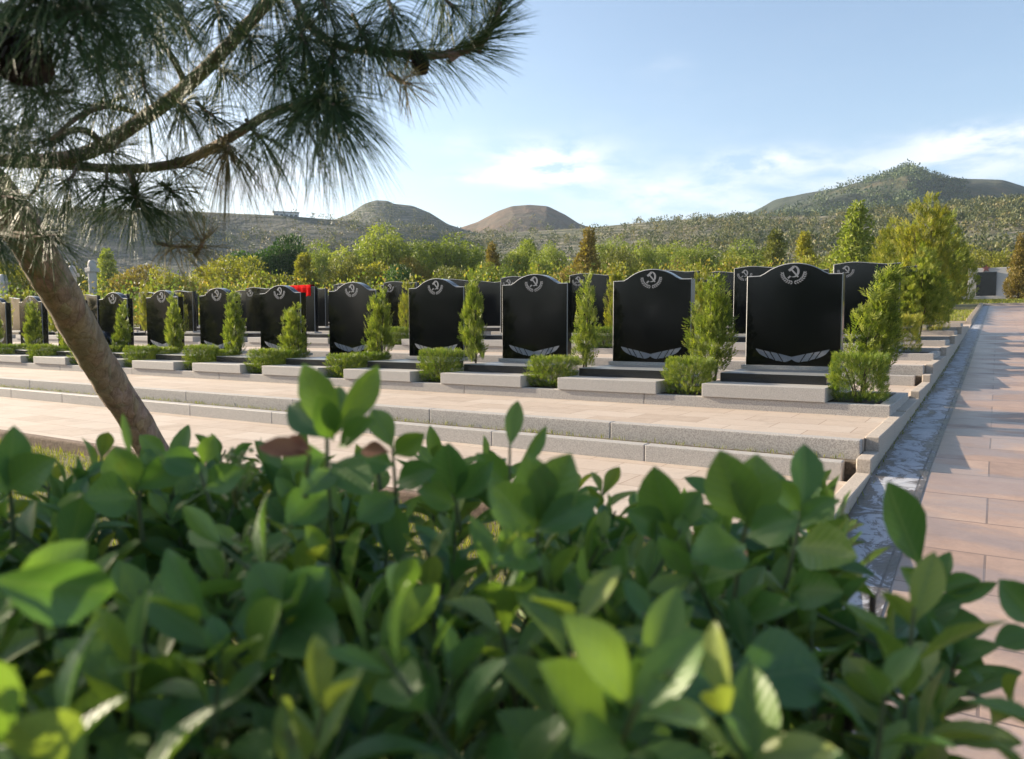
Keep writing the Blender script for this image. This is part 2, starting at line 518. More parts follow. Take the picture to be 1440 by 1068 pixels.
def hill_mat(name, cols, nscale, line=0.0, linecol=(.3, .26, .2)):
    m, T = mat(name)
    o = ocoord(T)
    a = noise(T, o, nscale, 8, .62, .3)
    b = noise(T, o, nscale * 9, 5, .65)
    c = T.ramp(T.m('ADD', T.m('MULTIPLY', a, .7), T.m('MULTIPLY', b, .3)), cols)
    if line:
        z = T.n('ShaderNodeSeparateXYZ', {0: o}).outputs[2]
        wv = T.n('ShaderNodeTexWave', {'Vector': T.n('ShaderNodeCombineXYZ', {2: T.m('ADD', z, T.m('MULTIPLY', a, 3.0))}).outputs[0], 'Scale': line, 'Distortion': 1.2, 'Detail': 3.0},
                 bands_direction='Z').outputs['Fac']
        c = T.mix(T.m('MULTIPLY', T.ramp(wv, [(.62, 0.0), (.8, 1.0)]), T.ramp(b, [(.35, .7), (.6, 0.0)])), c, linecol)
    finish(T, principled(T, c, .95, Normal=bump(T, T.m('ADD', b, T.m('MULTIPLY', a, 1.5)), 1.0, 3.0)))
    return m


M['ground'] = hill_mat('ground_earth', [(.3, (.10, .10, .035)), (.5, (.19, .16, .07)), (.7, (.25, .20, .10))], .08)
M['hill_near'] = hill_mat('terraced_hillside', [(.36, (.05, .065, .025)), (.5, (.10, .10, .045)), (.66, (.19, .15, .09))], .02, .13, (.36, .30, .24))
M['hill_grey'] = hill_mat('bare_hillside', [(.36, (.024, .042, .024)), (.5, (.05, .064, .038)), (.66, (.11, .10, .07))], .02, .12, (.2, .18, .15))
M['mountain'] = hill_mat('mountain_slope', [(.42, (.010, .021, .010)), (.50, (.022, .036, .014)), (.57, (.06, .06, .022)), (.66, (.13, .075, .04))], .007)
M['mound'] = hill_mat('dry_mound', [(.38, (.035, .04, .022)), (.5, (.085, .062, .036)), (.64, (.16, .088, .05))], .014)

# ------------------------------------------------------------------ ground, path, terraces
PY = np.array([-8, 0, 2.5, 4.43, 5.39, 6.0, 7.8, 9.45, 14.9, 20.7, 55.0, 70, 120, 200, 400])
PZ = np.array([-1.42, -1.36, -1.25, -1.137, -1.072, -1.020, -.955, -.900, -.673, -.39, 1.34, 2.1, 3.6, 5.0, 8.0])


def path_z(y):
    return float(np.interp(y, PY, PZ))


def structure(o, label=None):
    o['kind'] = 'structure'
    return o


def sheet(name, xs, ys, zf, m):
    xs = np.asarray(xs, float); ys = np.asarray(ys, float)
    V = [(x, y, zf(x, y)) for y in ys for x in xs]
    n = len(xs)
    F = [(j * n + i, j * n + i + 1, (j + 1) * n + i + 1, (j + 1) * n + i) for j in range(len(ys) - 1) for i in range(n - 1)]
    return structure(mesh(name, V, F, m))


# base ground reaching the horizon
gx = np.unique(np.concatenate([-np.geomspace(3, 1500, 36), [-1, 0, 1, 2], np.geomspace(3, 1500, 36)]))
gy = np.unique(np.concatenate([-np.geomspace(2, 1500, 26), np.linspace(-1.5, 60, 60), np.geomspace(61, 1500, 30)]))
sheet('ground', gx, gy, lambda x, y: (path_z(y) - .22) if y < 400 else 7.8, M['ground'])

ys = np.concatenate([np.linspace(-8, 9, 40), np.linspace(9.5, 54, 40)])
sheet('path', np.linspace(-.70, 3.4, 6), ys, lambda x, y: path_z(y), M['path'])
sheet('path_gutter', [-.698, -.36], ys[ys > 1.2], lambda x, y: path_z(y) + .004, M['gutter'])
sheet('path_crossing', np.linspace(-60, -.70, 20), np.linspace(27.4, 30, 4), lambda x, y: path_z(y) + .02, M['terrace'])

XL = -62.0
XE = -.80          # inner edge of the coping
ROW_DY, ROW_DZ = 5.6, .313


def kerb(name, mb, m, bevel=.008):
    return structure(mb.build(name, m, bevel=bevel))


def jointed(x0, x1, y0, y1, z0, z1, step=1.5, gap=.004):
    """a run of kerb stones with hairline joints"""
    mb = MB(); x = x1
    while x > x0:
        xa = max(x0, x - step); mb.box(xa + gap / 2, x - gap / 2, y0, y1, z0, z1); x = xa
    return mb


ROWS = []   # front y, terrace z, rear y


def row_block(dy, dz, deep):
    # lower terrace, kerb, gap, riser, upper terrace
    structure(MB().box(XL, XE, 3.9 + dy if deep else 9.35, 5.776 + dy, -1.35 + dz, -1.093 + dz).build('terrace_lower', M['terrace']))
    kerb('kerb_stone', jointed(XL, -.886, 5.776 + dy, 5.893 + dy, -1.3 + dz, -.957 + dz), M['granite'])
    structure(MB().box(XL, XE - .002, 5.893 + dy, 6.012 + dy, -1.3 + dz, -.968 + dz).build('soil_gap', M['grit']))
    kerb('riser_stone', jointed(XL, XE - .003, 6.012 + dy, 6.13 + dy, -1.2 + dz, -.826 + dz, 2.0), M['granite_warm'])
    structure(MB().box(XL, XE - .002, 6.13 + dy, 9.35 + dy - (0 if deep else .0), -1.2 + dz, -.829 + dz).build('terrace', M['terrace']))
    planter(7.69 + dy, -.829 + dz, 1.7)


def planter(y, z, deep):
    kerb('planter_kerb', jointed(XL, -.787, y, y + .11, z - .1, z + .113, 2.4), M['granite_warm'])
    kerb('planter_kerb', MB().box(-.898, -.789, y + .112, y + deep, z - .1, z + .110), M['granite_warm'])
    kerb('planter_kerb', jointed(XL, -.900, y + deep - .1, y + deep, z - .1, z + .111, 2.4), M['granite_warm'])
    structure(sheet('planter_soil', np.linspace(XL, -.9, 130), np.linspace(y + .11, y + deep - .1, 8),
                    lambda x, yy: z + .085 + rng.uniform(0, .022), M['soil']))
    ROWS.append((y, z))


structure(MB().box(XL, -.80, 3.795, 3.898, -1.30, -1.085).build('terrace_edging', M['edging'], bevel=.02))
row_block(0, 0, True)
row_block(ROW_DY, ROW_DZ, False)
# the upper rows climb in single steps
for (y, z, y0) in ((16.4, -.36, 14.96), (19.9, -.19, 18.1), (23.4, .0, 21.6)):
    structure(MB().box(XL, XE - .002, y0, (y0 + 3.5 if y < 23 else 27.38), z - .5, z).build('terrace', M['terrace']))
    kerb('riser_stone', jointed(XL, XE - .004, y0 - .1, y0 - .002, z - .4, z + .003, 2.0), M['granite_warm'])
    planter(y, z, 1.6)

# coping that steps down along the path
cop = [(3.7, 5.78, -1.035), (5.784, 6.20, -.935), (6.204, 8.2, -.829), (8.204, 9.7, -.815), (9.704, 11.35, -.735), (11.354, 11.8, -.64),
       (11.804, 13.6, -.516), (13.604, 15.0, -.50), (15.004, 18.0, -.36), (18.004, 21.5, -.19), (21.504, 27.38, .0)]
mb = MB()
for (a, b, z) in cop:
    n = max(1, round((b - a) / 1.0))
    for i in range(n):
        mb.box(XE + .001, -.70, a + (b - a) * i / n + .002, a + (b - a) * (i + 1) / n - .002, z - .6, z + .012 + i * .004)
kerb('coping_kerb', mb, M['coping'])
mb = MB(); mb.box(-.80, -.70, .9, 3.696, -1.5, -1.10)
kerb('coping_kerb', mb, M['coping'])

# lawn by the hedge and lawn beyond the cross path
sheet('lawn', np.linspace(-40, -.80, 60), np.linspace(-1.5, 3.797, 24), lambda x, y: -1.19 + rng.uniform(-.012, .012), M['lawn'])
sheet('lawn', [-60, -30, -10, -.86], np.linspace(30.12, 120, 20), lambda x, y: path_z(y) + .10, M['lawn'])
sheet('lawn', [-.86, 2, 10, 40], np.linspace(54.1, 120, 12), lambda x, y: path_z(y) + .10, M['lawn'])
mb = MB()
yy = np.linspace(30, 54, 13)
for a, b in zip(yy[:-1], yy[1:]):
    mb.box(-.86, -.70, a + .003, b - .003, path_z(a) - .3, path_z(b) + .13)
mb.box(-60, -.862, 30.0, 30.12, path_z(30) - .3, path_z(30) + .13)
mb.box(-.698, 40, 54.0, 54.14, path_z(54) - .3, path_z(54) + .14)
kerb('lawn_kerb', mb, M['coping'])


def blades(name, n, xr, yr, zf, hmin, hmax, w):
    P = np.stack([rng.uniform(*xr, n), rng.uniform(*yr, n), np.zeros(n)], 1)
    P[:, 2] = [zf(p[1]) for p in P]
    A = rdir(n) * .45 + np.array([0, 0, 1.0])
    N = rdir(n)
    V, F = cards(P, A, N, rng.uniform(hmin, hmax, n), np.full(n, w))
    o = mesh(name, V, F, M['grassblade'], tint=np.repeat(rng.uniform(0, 1, n), 4))
    return tag(o, kind='stuff')


blades('grass', 26000, (-9, -.82), (.2, 3.75), lambda y: -1.195, .03, .10, .006)
blades('grass', 9000, (-9, -.9), (30.2, 42), lambda y: path_z(y) + .095, .05, .14, .02)
blades('grass', 7000, (-3, 8), (54.3, 66), lambda y: path_z(y) + .095, .06, .16, .03)

blades('weeds', 2600, (-30, -.9), (5.9, 6.008), lambda y: -.968, .015, .06, .005)
blades('weeds', 500, (-.70, -.66), (3.0, 20), lambda y: path_z(y), .01, .05, .006)

# ------------------------------------------------------------------ graves
SW = 1.04           # headstone width


def arch_profile(w, hs, ht):
    """rounded top between two flat shoulders; z from 0"""
    h = w / 2
    pts = [(-h, 0), (h, 0), (h, hs)]
    a = w * .345
    pts.append((a + .012, hs + .004))
    n = 18
    Rr = (a * a + (ht - hs) ** 2) / (2 * (ht - hs)); cz = ht - Rr
    th = math.asin(a / Rr)
    for i in range(n + 1):
        t = th - 2 * th * i / n
        z = cz + Rr * math.cos(t)
        pts.append((Rr * math.sin(t), max(z, hs + .012)))
    pts.append((-a - .012, hs + .004)); pts.append((-h, hs))
    return pts


def wavy_profile(w, ht):
    h = w / 2
    pts = [(-h, 0), (h, 0)]
    for i in range(25):
        u = 1 - i / 24
        z = ht - .045 + .045 * math.exp(-((u - .3) / .28) ** 2) - .012 * math.exp(-((u - .8) / .1) ** 2)
        pts.append((-h + w * u, z))
    return pts


def stone_mesh(name, pts, t, c=.009):
    P = np.array(pts); n = len(P)
    d = np.roll(P, -1, 0) - P; d /= np.linalg.norm(d, axis=1)[:, None]
    nrm = np.stack([-d[:, 1], d[:, 0]], 1)       # inward for counter-clockwise
    nn = nrm + np.roll(nrm, 1, 0); nn /= np.linalg.norm(nn, axis=1)[:, None]
    k = 1 / np.maximum(.6, (nn * nrm).sum(1))
    I = P + nn * (c * k)[:, None]; I[:2, 1] = P[:2, 1]
    V = [(p[0], -t / 2, p[1]) for p in I] + [(p[0], -t / 2 + c, p[1]) for p in P] + [(p[0], t / 2 - c, p[1]) for p in P] + [(p[0], t / 2, p[1]) for p in I]
    F = [list(range(n)), [3 * n + i for i in reversed(range(n))]]; Mi = [0, 0]
    for r in range(3):
        for i in range(n):
            j = (i + 1) % n
            F.append([r * n + i, (r + 1) * n + i, (r + 1) * n + j, r * n + j]); Mi.append(1 if r != 1 else 0)
    return V, F, Mi


def emblem_mb(s):
    """hammer and sickle over a wreath of ears; s = half width"""
    mb = MB(); y0, y1 = -.003, .001
    def strip(out, inn):
        for i in range(len(out) - 1):
            mb.prism([(out[i][0] * s, out[i][1] * s), (inn[i][0] * s, inn[i][1] * s), (inn[i + 1][0] * s, inn[i + 1][1] * s), (out[i + 1][0] * s, out[i + 1][1] * s)], y0, y1)
    out, inn = [], []
    for i in range(19):
        t = i / 18
        a = R(112 - 240 * t)
        w = .015 + .13 * math.sin(math.pi * min(1, t * 1.05)) ** .8
        out.append((.02 + .43 * math.cos(a), .22 + .46 * math.sin(a)))
        inn.append((.02 + (.43 - w) * math.cos(a) - .03 * math.sin(math.pi * t), .22 + (.46 - w) * math.sin(a)))
    strip(out, inn)
    def bar(ax, ay, bx, by, w):
        dx, dy = bx - ax, by - ay; l = math.hypot(dx, dy); px, py = -dy / l * w / 2, dx / l * w / 2
        mb.prism([((ax + px) * s, (ay + py) * s), ((ax - px) * s, (ay - py) * s), ((bx - px) * s, (by - py) * s), ((bx + px) * s, (by + py) * s)], y0 - .0008, y1)
    bar(-.24, -.13, -.42, -.30, .13)       # sickle handle
    bar(-.16, .38, .36, -.22, .12)         # hammer handle
    bar(-.36, .30, .02, .60, .19)          # hammer head
    for side in (-1, 1):
        for k in range(8):
            th = R(82 * (k / 7) + 4)                 # 0 at the bottom, rising to the side
            cx, cy = side * .86 * math.sin(th), .12 - .76 * math.cos(th)
            tx, ty = side * math.cos(th), math.sin(th)
            for e in (-1, 1):
                ca, sa = math.cos(R(42 * e)), math.sin(R(42 * e))
                ux, uy = tx * ca - ty * sa, tx * sa + ty * ca
                ln = .24 if k < 7 else .18
                wx, wy = -uy * .055, ux * .055
                q = [(cx, cy), (cx + ux * ln * .5 - wx, cy + uy * ln * .5 - wy), (cx + ux * ln, cy + uy * ln), (cx + ux * ln * .5 + wx, cy + uy * ln * .5 + wy)]
                mb.prism([(p_[0] * s, p_[1] * s) for p_ in q], y0 - .0004 * (k % 2), y1)
    return mb


def swag_mb(half):
    mb = MB(); y0, y1 = -.003, .001
    def U(t): return (-half * (1 - t), float(np.interp(t, [0, .25, .6, 1], [.085, .062, .034, -.004])))
    def Lw(t): return (-half * (1 - t) , np.interp(t, [0, .05, .12, .24, .34, .44, .56, .66, .8, .92, 1], [.080, .052, .020, -.004, -.022, -.028, -.050, -.052, -.066, -.054, -.032]))
    for (a, b) in ((0, .20), (.235, .38), (.415, .60), (.635, 1.0)):
        for side in (1, -1):
            n = 7
            for i in range(n):
                t0, t1 = a + (b - a) * i / n, a + (b - a) * (i + 1) / n
                f = lambda t: min(1.0, t + (.15 * min(1, t * 5) if t < .99 else 0))
                q = [U(t0), Lw(f(t0) if t0 > .02 else t0), Lw(f(t1)), U(t1)]
                q = [(p[0] * side, float(p[1])) for p in q]
                mb.prism(q if side > 0 else q[::-1], y0, y1)
    return mb


def make_grave(kind):
    g = empty('grave', (0, 0, 0))
    # local origin: headstone face at y = 0 on terrace level; z 0 = terrace
    zb = .393
    if kind == 'arch':
        V, F, Mi = stone_mesh('headstone', arch_profile(SW, 1.025, 1.16), .13)
    else:
        V, F, Mi = stone_mesh('headstone', wavy_profile(SW + .03, 1.27), .13)
    hs = mesh('headstone', V, F, [M['black'], M['chamfer']], g, fmat=Mi)
    hs.location = (0, .065, zb)
    e = emblem_mb(.142).build('emblem', M['engraving'], hs)
    e.location = (0, -.065, 1.03) if kind == 'arch' else (-.33, -.065, 1.11)
    if kind == 'arch':
        sw = swag_mb(.40).build('ribbon_carving', M['engraving'], hs)
        sw.location = (0, -.065, .105)
    MB().box(-.56, .56, -.035, .22, .347, zb).build('plinth', M['granite'], g, bevel=.004)
    MB().box(-.535, .535, -.90, -.037, .251, .341).box(-.533, .533, -.898, -.038, .3405, .3468, 1).build('cover_slab', [M['black_slab'], M['slab_top']], g, bevel=.003)
    MB().box(-.60, .60, -1.312, .24, .113, .250).build('base_block', M['granite'], g, bevel=.006)
    return g


ORD = ['first', 'second', 'third', 'fourth', 'fifth', 'sixth', 'seventh', 'eighth', 'ninth', 'tenth', 'eleventh', 'twelfth', 'thirteenth', 'fourteenth',
       'fifteenth', 'sixteenth', 'seventeenth', 'eighteenth', 'nineteenth', 'twentieth']
X0 = -1.945
arch = make_grave('arch')
wave = make_grave('wave')
used = set()


def place_grave(proto, x, y, z, label, group):
    o = proto if proto.name not in used else copy_tree(proto)
    used.add(proto.name)
    o.location = (x, y, z)
    tag(o, label, 'grave', group)
    return o


row1 = []
for n in range(12):
    row1.append(place_grave(arch, X0 - 1.7 * n, 8.98, -.829, 'black round-topped headstone grave in the front row, %s from the paved path' % ORD[n], 'front row graves'))
row2 = []
for n in range(18):
    row2.append(place_grave(wave, X0 - 1.77 * n, 8.98 + ROW_DY, -.829 + ROW_DZ, 'black wavy-topped headstone grave in the second row, %s from the paved path' % ORD[n], 'second row graves'))
for r, (y, z, k) in enumerate(((16.4, -.36, 16), (19.9, -.19, 14), (23.4, 0, 12))):
    for n in range(k):
        place_grave(wave if r != 1 else arch, X0 - 1.7 * n, y + 1.3, z, 'black headstone grave in the %s row back, %s from the paved path' % (['third', 'fourth', 'fifth'][r], ORD[n]), '%s row graves' % ['third', 'fourth', 'fifth'][r])

# red cloth laid over a second-row headstone, black boulder plaque before the ninth grave
x = X0 - 1.7 * 8 - .35
mb = MB()
nx = 13
V, F = [], []
prof = [(-.016, -.30), (-.016, -.1), (-.012, 0.008), (.07, .018), (.142, .008), (.145, -.2)]
for i in range(nx):
    for j, (yy, zz) in enumerate(prof):
        V.append((-.40 + .80 * i / (nx - 1), yy - .012 * math.sin(i * 1.9) * (1 if j < 2 else 0), zz + (.02 * math.sin(i * 1.3) if j in (0, 5) else 0)))
for i in range(nx - 1):
    for j in range(len(prof) - 1):
        a = i * len(prof) + j
        F.append((a, a + len(prof), a + len(prof) + 1, a + 1))
rc = mesh('cloth_cover', V, F, M['red'], smooth=True)
rc.location = (X0 - 1.77 * 8, 8.98 + ROW_DY, -.829 + ROW_DZ + .393 + 1.262)
tag(rc, 'bright red cloth draped over the top of a second-row headstone', 'cloth')


def boulder(name, sx_, sy_, sz_, m, parent=None):
    V, F = [], []
    nu, nv = 18, 9
    for j in range(nv + 1):
        ph = math.pi / 2 * j / nv
        for i in range(nu):
            th = 2 * math.pi * i / nu
            c = math.cos(ph) ** .55
            V.append((sx_ * c * math.copysign(abs(math.cos(th)) ** .7, math.cos(th)) + .01 * math.sin(7 * th + j), sy_ * c * math.copysign(abs(math.sin(th)) ** .7, math.sin(th)), sz_ * math.sin(ph) ** .8 + .008 * math.sin(5 * th)))
    for j in range(nv):
        for i in range(nu):
            F.append((j * nu + i, j * nu + (i + 1) % nu, (j + 1) * nu + (i + 1) % nu, (j + 1) * nu + i))
    return mesh(name, V, F, m, parent, smooth=True)


b = boulder('memorial_boulder', .56, .22, .42, M['black'])
b.location = (X0 - 1.7 * 8 + .05, 8.55, -.829 + .347)
tag(b, 'low black polished boulder standing on the slab of the ninth front-row grave', 'memorial stone')


# ------------------------------------------------------------------ cypresses and clipped shrubs
def spray_foliage(P, A, size, nleaf=7):
    """flat fan sprays: base points P, axes A -> leaf cards"""
    n = len(P)
    A = A / np.linalg.norm(A, axis=1)[:, None]
    Nn = rdir(n); S = np.cross(A, Nn); S /= np.linalg.norm(S, axis=1)[:, None]; Nn = np.cross(S, A)
    Cs, As, Ns, Ls, Ws, Ts = [], [], [], [], [], []
    t0 = rng.uniform(0, 1, n)
    sz = size * rng.uniform(.65, 1.3, n)
    for k in range(nleaf):
        t = k / (nleaf - 1)
        side = (1 if k % 2 else -1) if k < nleaf - 1 else 0
        Cs.append(P + A * (sz * t * .7)[:, None])
        As.append(A + S * (side * .75) + rdir(n) * .18)
        Ns.append(Nn + rdir(n) * .25)
        Ls.append(sz * (.55 - .2 * t) * rng.uniform(.8, 1.2, n)); Ws.append(sz * .105 * rng.uniform(.8, 1.3, n))
        Ts.append(np.clip(t0 + rng.uniform(-.12, .12, n) + .18 * t, 0, 1))
    V, F = cards(np.concatenate(Cs), np.concatenate(As), np.concatenate(Ns), np.concatenate(Ls), np.concatenate(Ws))
    return V, F, np.repeat(np.concatenate(Ts), 4)


def make_cypress(h, w, nspray, size, m, stems=2, lean=(0, 0), gaps=.5, base=.16, power=1.0):
    g = empty('cypress', (0, 0, 0))
    # several upright plumes make an uneven outline
    plumes = []
    for i in range(9):
        a = rng.uniform(0, 2 * math.pi); r = w * .5 * rng.uniform(.15, .72)
        top = h * rng.uniform(.62, 1.0) if i else h
        plumes.append((r * math.cos(a), r * math.sin(a), top, w * rng.uniform(.17, .29)))
    plumes[0] = (w * .08, -w * .05, h, w * .22)
    k = rng.choice(len(plumes), nspray)
    pl = np.array(plumes)[k]
    t = rng.uniform(0, 1, nspray) ** .85
    rad = pl[:, 3] * np.sin(np.clip(math.pi * (.10 + .9 * t) ** power, 0, math.pi)) * rng.uniform(.35, 1.0, nspray) ** .5 + .015
    a = rng.uniform(0, 2 * math.pi, nspray)
    z = base * h + (pl[:, 2] - base * h) * t
    ln = (z / h) ** 1.5
    P = np.stack([pl[:, 0] * (1 - .25 * t) + rad * np.cos(a) + lean[0] * ln, pl[:, 1] * (1 - .25 * t) + rad * np.sin(a) + lean[1] * ln, z], 1)
    # open pockets
    q = P / (w * .38)
    f = np.sin(q[:, 0] * 2.3 + q[:, 2] * 1.9 + 1) * np.cos(q[:, 1] * 2.1 - q[:, 2] * 1.6)
    P = P[f < 1 - gaps]; a = a[f < 1 - gaps]
    A = np.stack([np.cos(a) * .5, np.sin(a) * .5, np.full(len(a), 1.0)], 1) + rdir(len(a)) * .35 + np.array([lean[0], lean[1], 0]) * .8
    V, F, t_ = spray_foliage(P, A, size)
    mesh('foliage', V, F, m, g, tint=t_)
    VV, FF = [], []
    for s in range(stems):
        p = plumes[s]
        v, f = tube(catmull([(p[0] * .25, p[1] * .25, -.04), (p[0] * .6, p[1] * .6, h * .35), (p[0] + lean[0] * .4, p[1] + lean[1] * .4, p[2] * .8)], 4), [.016, .012, .004], 6)
        b = len(VV); VV += list(v); FF += [tuple(i + b for i in ff) for ff in f]
    mesh('trunk', VV, FF, M['stem'], g)
    return g


def make_box_shrub(w, dpt, h, nspray, size, m):
    g = empty('clipped_shrub', (0, 0, 0))
    u = rng.uniform(-1, 1, (nspray, 3))
    # push to the shell of a rounded box
    k = np.max(np.abs(u), axis=1); s = (rng.uniform(.72, 1.0, nspray) / k)[:, None]
    sel = rng.uniform(0, 1, nspray) < .75
    u[sel] = (u * s)[sel]
    r = np.linalg.norm(u, axis=1); u *= np.minimum(1, 1.38 / r)[:, None]
    lump = 1 + .10 * np.sin(u[:, 0] * 5 + 1) * np.cos(u[:, 2] * 4)
    P = np.stack([u[:, 0] * w / 2 * lump, u[:, 1] * dpt / 2 * lump, h * .53 + u[:, 2] * h * .47], 1)
    nf = rng.uniform(0, 1, nspray)
    keep = ~((P[:, 2] < h * .3) & (nf < .45))
    P, u = P[keep], u[keep]
    A = u * np.array([.5, .5, .25]) + np.array([0, 0, .8]) + rdir(len(P)) * .45
    V, F, t_ = spray_foliage(P - A / np.linalg.norm(A, axis=1)[:, None] * size * .5, A, size, 6)
    mesh('foliage', V, F, m, g, tint=t_)
    VV, FF = [], []
    for s in range(5):
        a = rng.uniform(0, 6.28)
        v, f = tube(catmull([(.02 * math.cos(a), .02 * math.sin(a), -.03), (.06 * math.cos(a), .06 * math.sin(a), h * .3), (.13 * math.cos(a), .12 * math.sin(a), h * .7)], 3), [.009, .007, .003], 5)
        b = len(VV); VV += list(v); FF += [tuple(i + b for i in ff) for ff in f]
    mesh('stem', VV, FF, M['stem'], g)
    return g


CY = [make_cypress(1.42, .50, 1150, .115, M['cypress']), make_cypress(1.40, .38, 950, .105, M['cypress'], gaps=.6), make_cypress(1.36, .60, 1150, .12, M['cypress'], 3, (.05, .03), gaps=.65),
      make_cypress(1.48, .44, 1000, .12, M['cypress'], 2, (-.06, .02), gaps=.55)]
CYY = [make_cypress(1.6, .55, 1000, .12, M['cypress_y']), make_cypress(1.4, .5, 900, .12, M['cypress_y'])]
BX = [make_box_shrub(.50, .46, .44, 2500, .055, M['box']), make_box_shrub(.46, .50, .40, 2300, .055, M['box']), make_box_shrub(.54, .44, .42, 2500, .055, M['box'])]
first = {}


def put(proto, loc, rz, sc, label, cat, group=None):
    o = proto if proto.name not in used else copy_tree(proto)
    used.add(proto.name)
    o.location = loc; o.rotation_euler = (0, 0, rz); o.scale = (sc[0], sc[0], sc[1]) if isinstance(sc, tuple) else (sc,) * 3
    tag(o, label, cat, group)
    return o


ZS = -.829 + .10
# front row: a clipped shrub in every gap and a taller cypress behind it
boxspec = {0: (.47, 1.0, 1.08), 1: (.50, 1.02, 1.0), 2: (.52, 1.02, .9), 3: (.46, .98, 1.0)}
for n in range(12):
    gx_ = X0 + .85 - 1.7 * n
    _, sxy, szz = boxspec.get(n, (.5, rng.uniform(.9, 1.08), rng.uniform(.85, 1.0)))
    put(BX[n % 3], (gx_ + rng.uniform(-.02, .02), 8.0 + rng.uniform(-.03, .03), ZS), rng.uniform(-.15, .15), (sxy, szz),
        'boxy clipped green shrub in the front-row planter, %s from the paved path' % ORD[n], 'shrub', 'clipped shrubs along the front row')
for n in range(1, 12):
    gx_ = X0 + .85 - 1.7 * n
    hsc = {1: .90, 2: .98, 3: .98, 4: .92, 5: .78, 6: .92, 7: .88}.get(n, rng.uniform(.85, 1.0))
    wsc = {1: 1.0, 2: .85, 3: .88}.get(n, rng.uniform(.72, .92))
    dx = {1: .04, 2: .10, 3: .08, 4: .10}.get(n, rng.uniform(.0, .1))
    put(CY[(0, 0, 1, 3, 2, 2, 0, 3, 1, 2, 0, 3)[n]], (gx_ + dx, 8.62 + rng.uniform(-.08, .08), ZS), rng.uniform(0, 6.28), (wsc, hsc),
        'feathery young green cypress between the %s and %s front-row headstones from the path' % (ORD[n - 1], ORD[n]), 'cypress', 'young cypresses along the front row')
# a second clipped shrub stands behind the first in the far half of the row
for n in range(4, 12):
    gx_ = X0 + .85 - 1.7 * n
    put(BX[(n + 1) % 3], (gx_ + .05, 8.42, ZS), rng.uniform(-.2, .2), (.95, .85),
        'second clipped shrub in the %s front-row planter from the paved path' % ORD[n], 'shrub', 'rear clipped shrubs along the front row')
lean = make_cypress(1.50, .56, 1500, .12, M['cypress'], 2, (.24, .02), .45)
put(lean, (-1.18, 8.72, ZS), .3, (1.0, .87), 'wispy leaning cypress with feathery tip at the path end of the front row', 'cypress')
# second row
for n in [k for k in range(1, 18) if k not in (8, 9)]:
    gx_ = X0 + .85 - 1.77 * n
    put(CYY[n % 2], (gx_ + rng.uniform(-.05, .08), 8.3 + ROW_DY, ZS + ROW_DZ), rng.uniform(0, 6.28), (rng.uniform(.8, 1.0), rng.uniform(.95, 1.15)),
        'yellowish cypress between the %s and %s second-row headstones from the path' % (ORD[n - 1], ORD[n]), 'cypress', 'yellowish cypresses along the second row')
for n in range(1, 8):
    gx_ = X0 + .85 - 1.77 * n
    put(BX[n % 3], (gx_, 8.0 + ROW_DY - .1, ZS + ROW_DZ), rng.uniform(-.2, .2), (1.0, .95),
        'rounded shrub in the second-row planter, %s gap from the paved path' % ORD[n], 'shrub', 'shrubs along the second row')
ybox = make_box_shrub(.62, .55, .62, 1500, .08, M['cypress_y'])
put(ybox, (-1.32, 13.78, ZS + ROW_DZ), .2, (1.0, 1.0), 'golden rounded shrub in the planter at the path end of the second row', 'shrub')
big1 = make_cypress(2.15, 1.1, 2600, .13, M['cypress_y'], 3, gaps=.2)
big2 = make_cypress(2.5, 1.1, 2600, .14, M['cypress'], 3, gaps=.2)
put(big2, (-1.35, 16.95, -.28), .6, (1.05, .74), 'green bushy cypress at the path end of the third row', 'cypress')
put(big1, (-1.95, 17.3, -.28), 2.0, (1.2, .92), 'broad yellow-green cypress standing just behind the golden rounded shrub', 'cypress')
put(big1, (-1.50, 20.5, -.10), 1.1, (1.6, 1.45), 'tall golden cypress with ragged top at the path end of the fourth row', 'cypress')
put(big2, (-1.1, 24.1, .1), 2.5, (1.4, 1.2), 'tall dark green cypress overhanging the kerb at the end of the fifth row', 'cypress')
put(big1, (-2.45, 24.3, .1), 4.0, (1.4, 1.35), 'slim pale golden cypress behind the tall ragged one in the fifth row', 'cypress')
put(ybox, (-1.25, 20.1, -.1), 1.2, (1.0, 1.0), 'small golden shrub at the foot of the tall ragged cypress', 'shrub')

# ------------------------------------------------------------------ trees between the graves and the hills


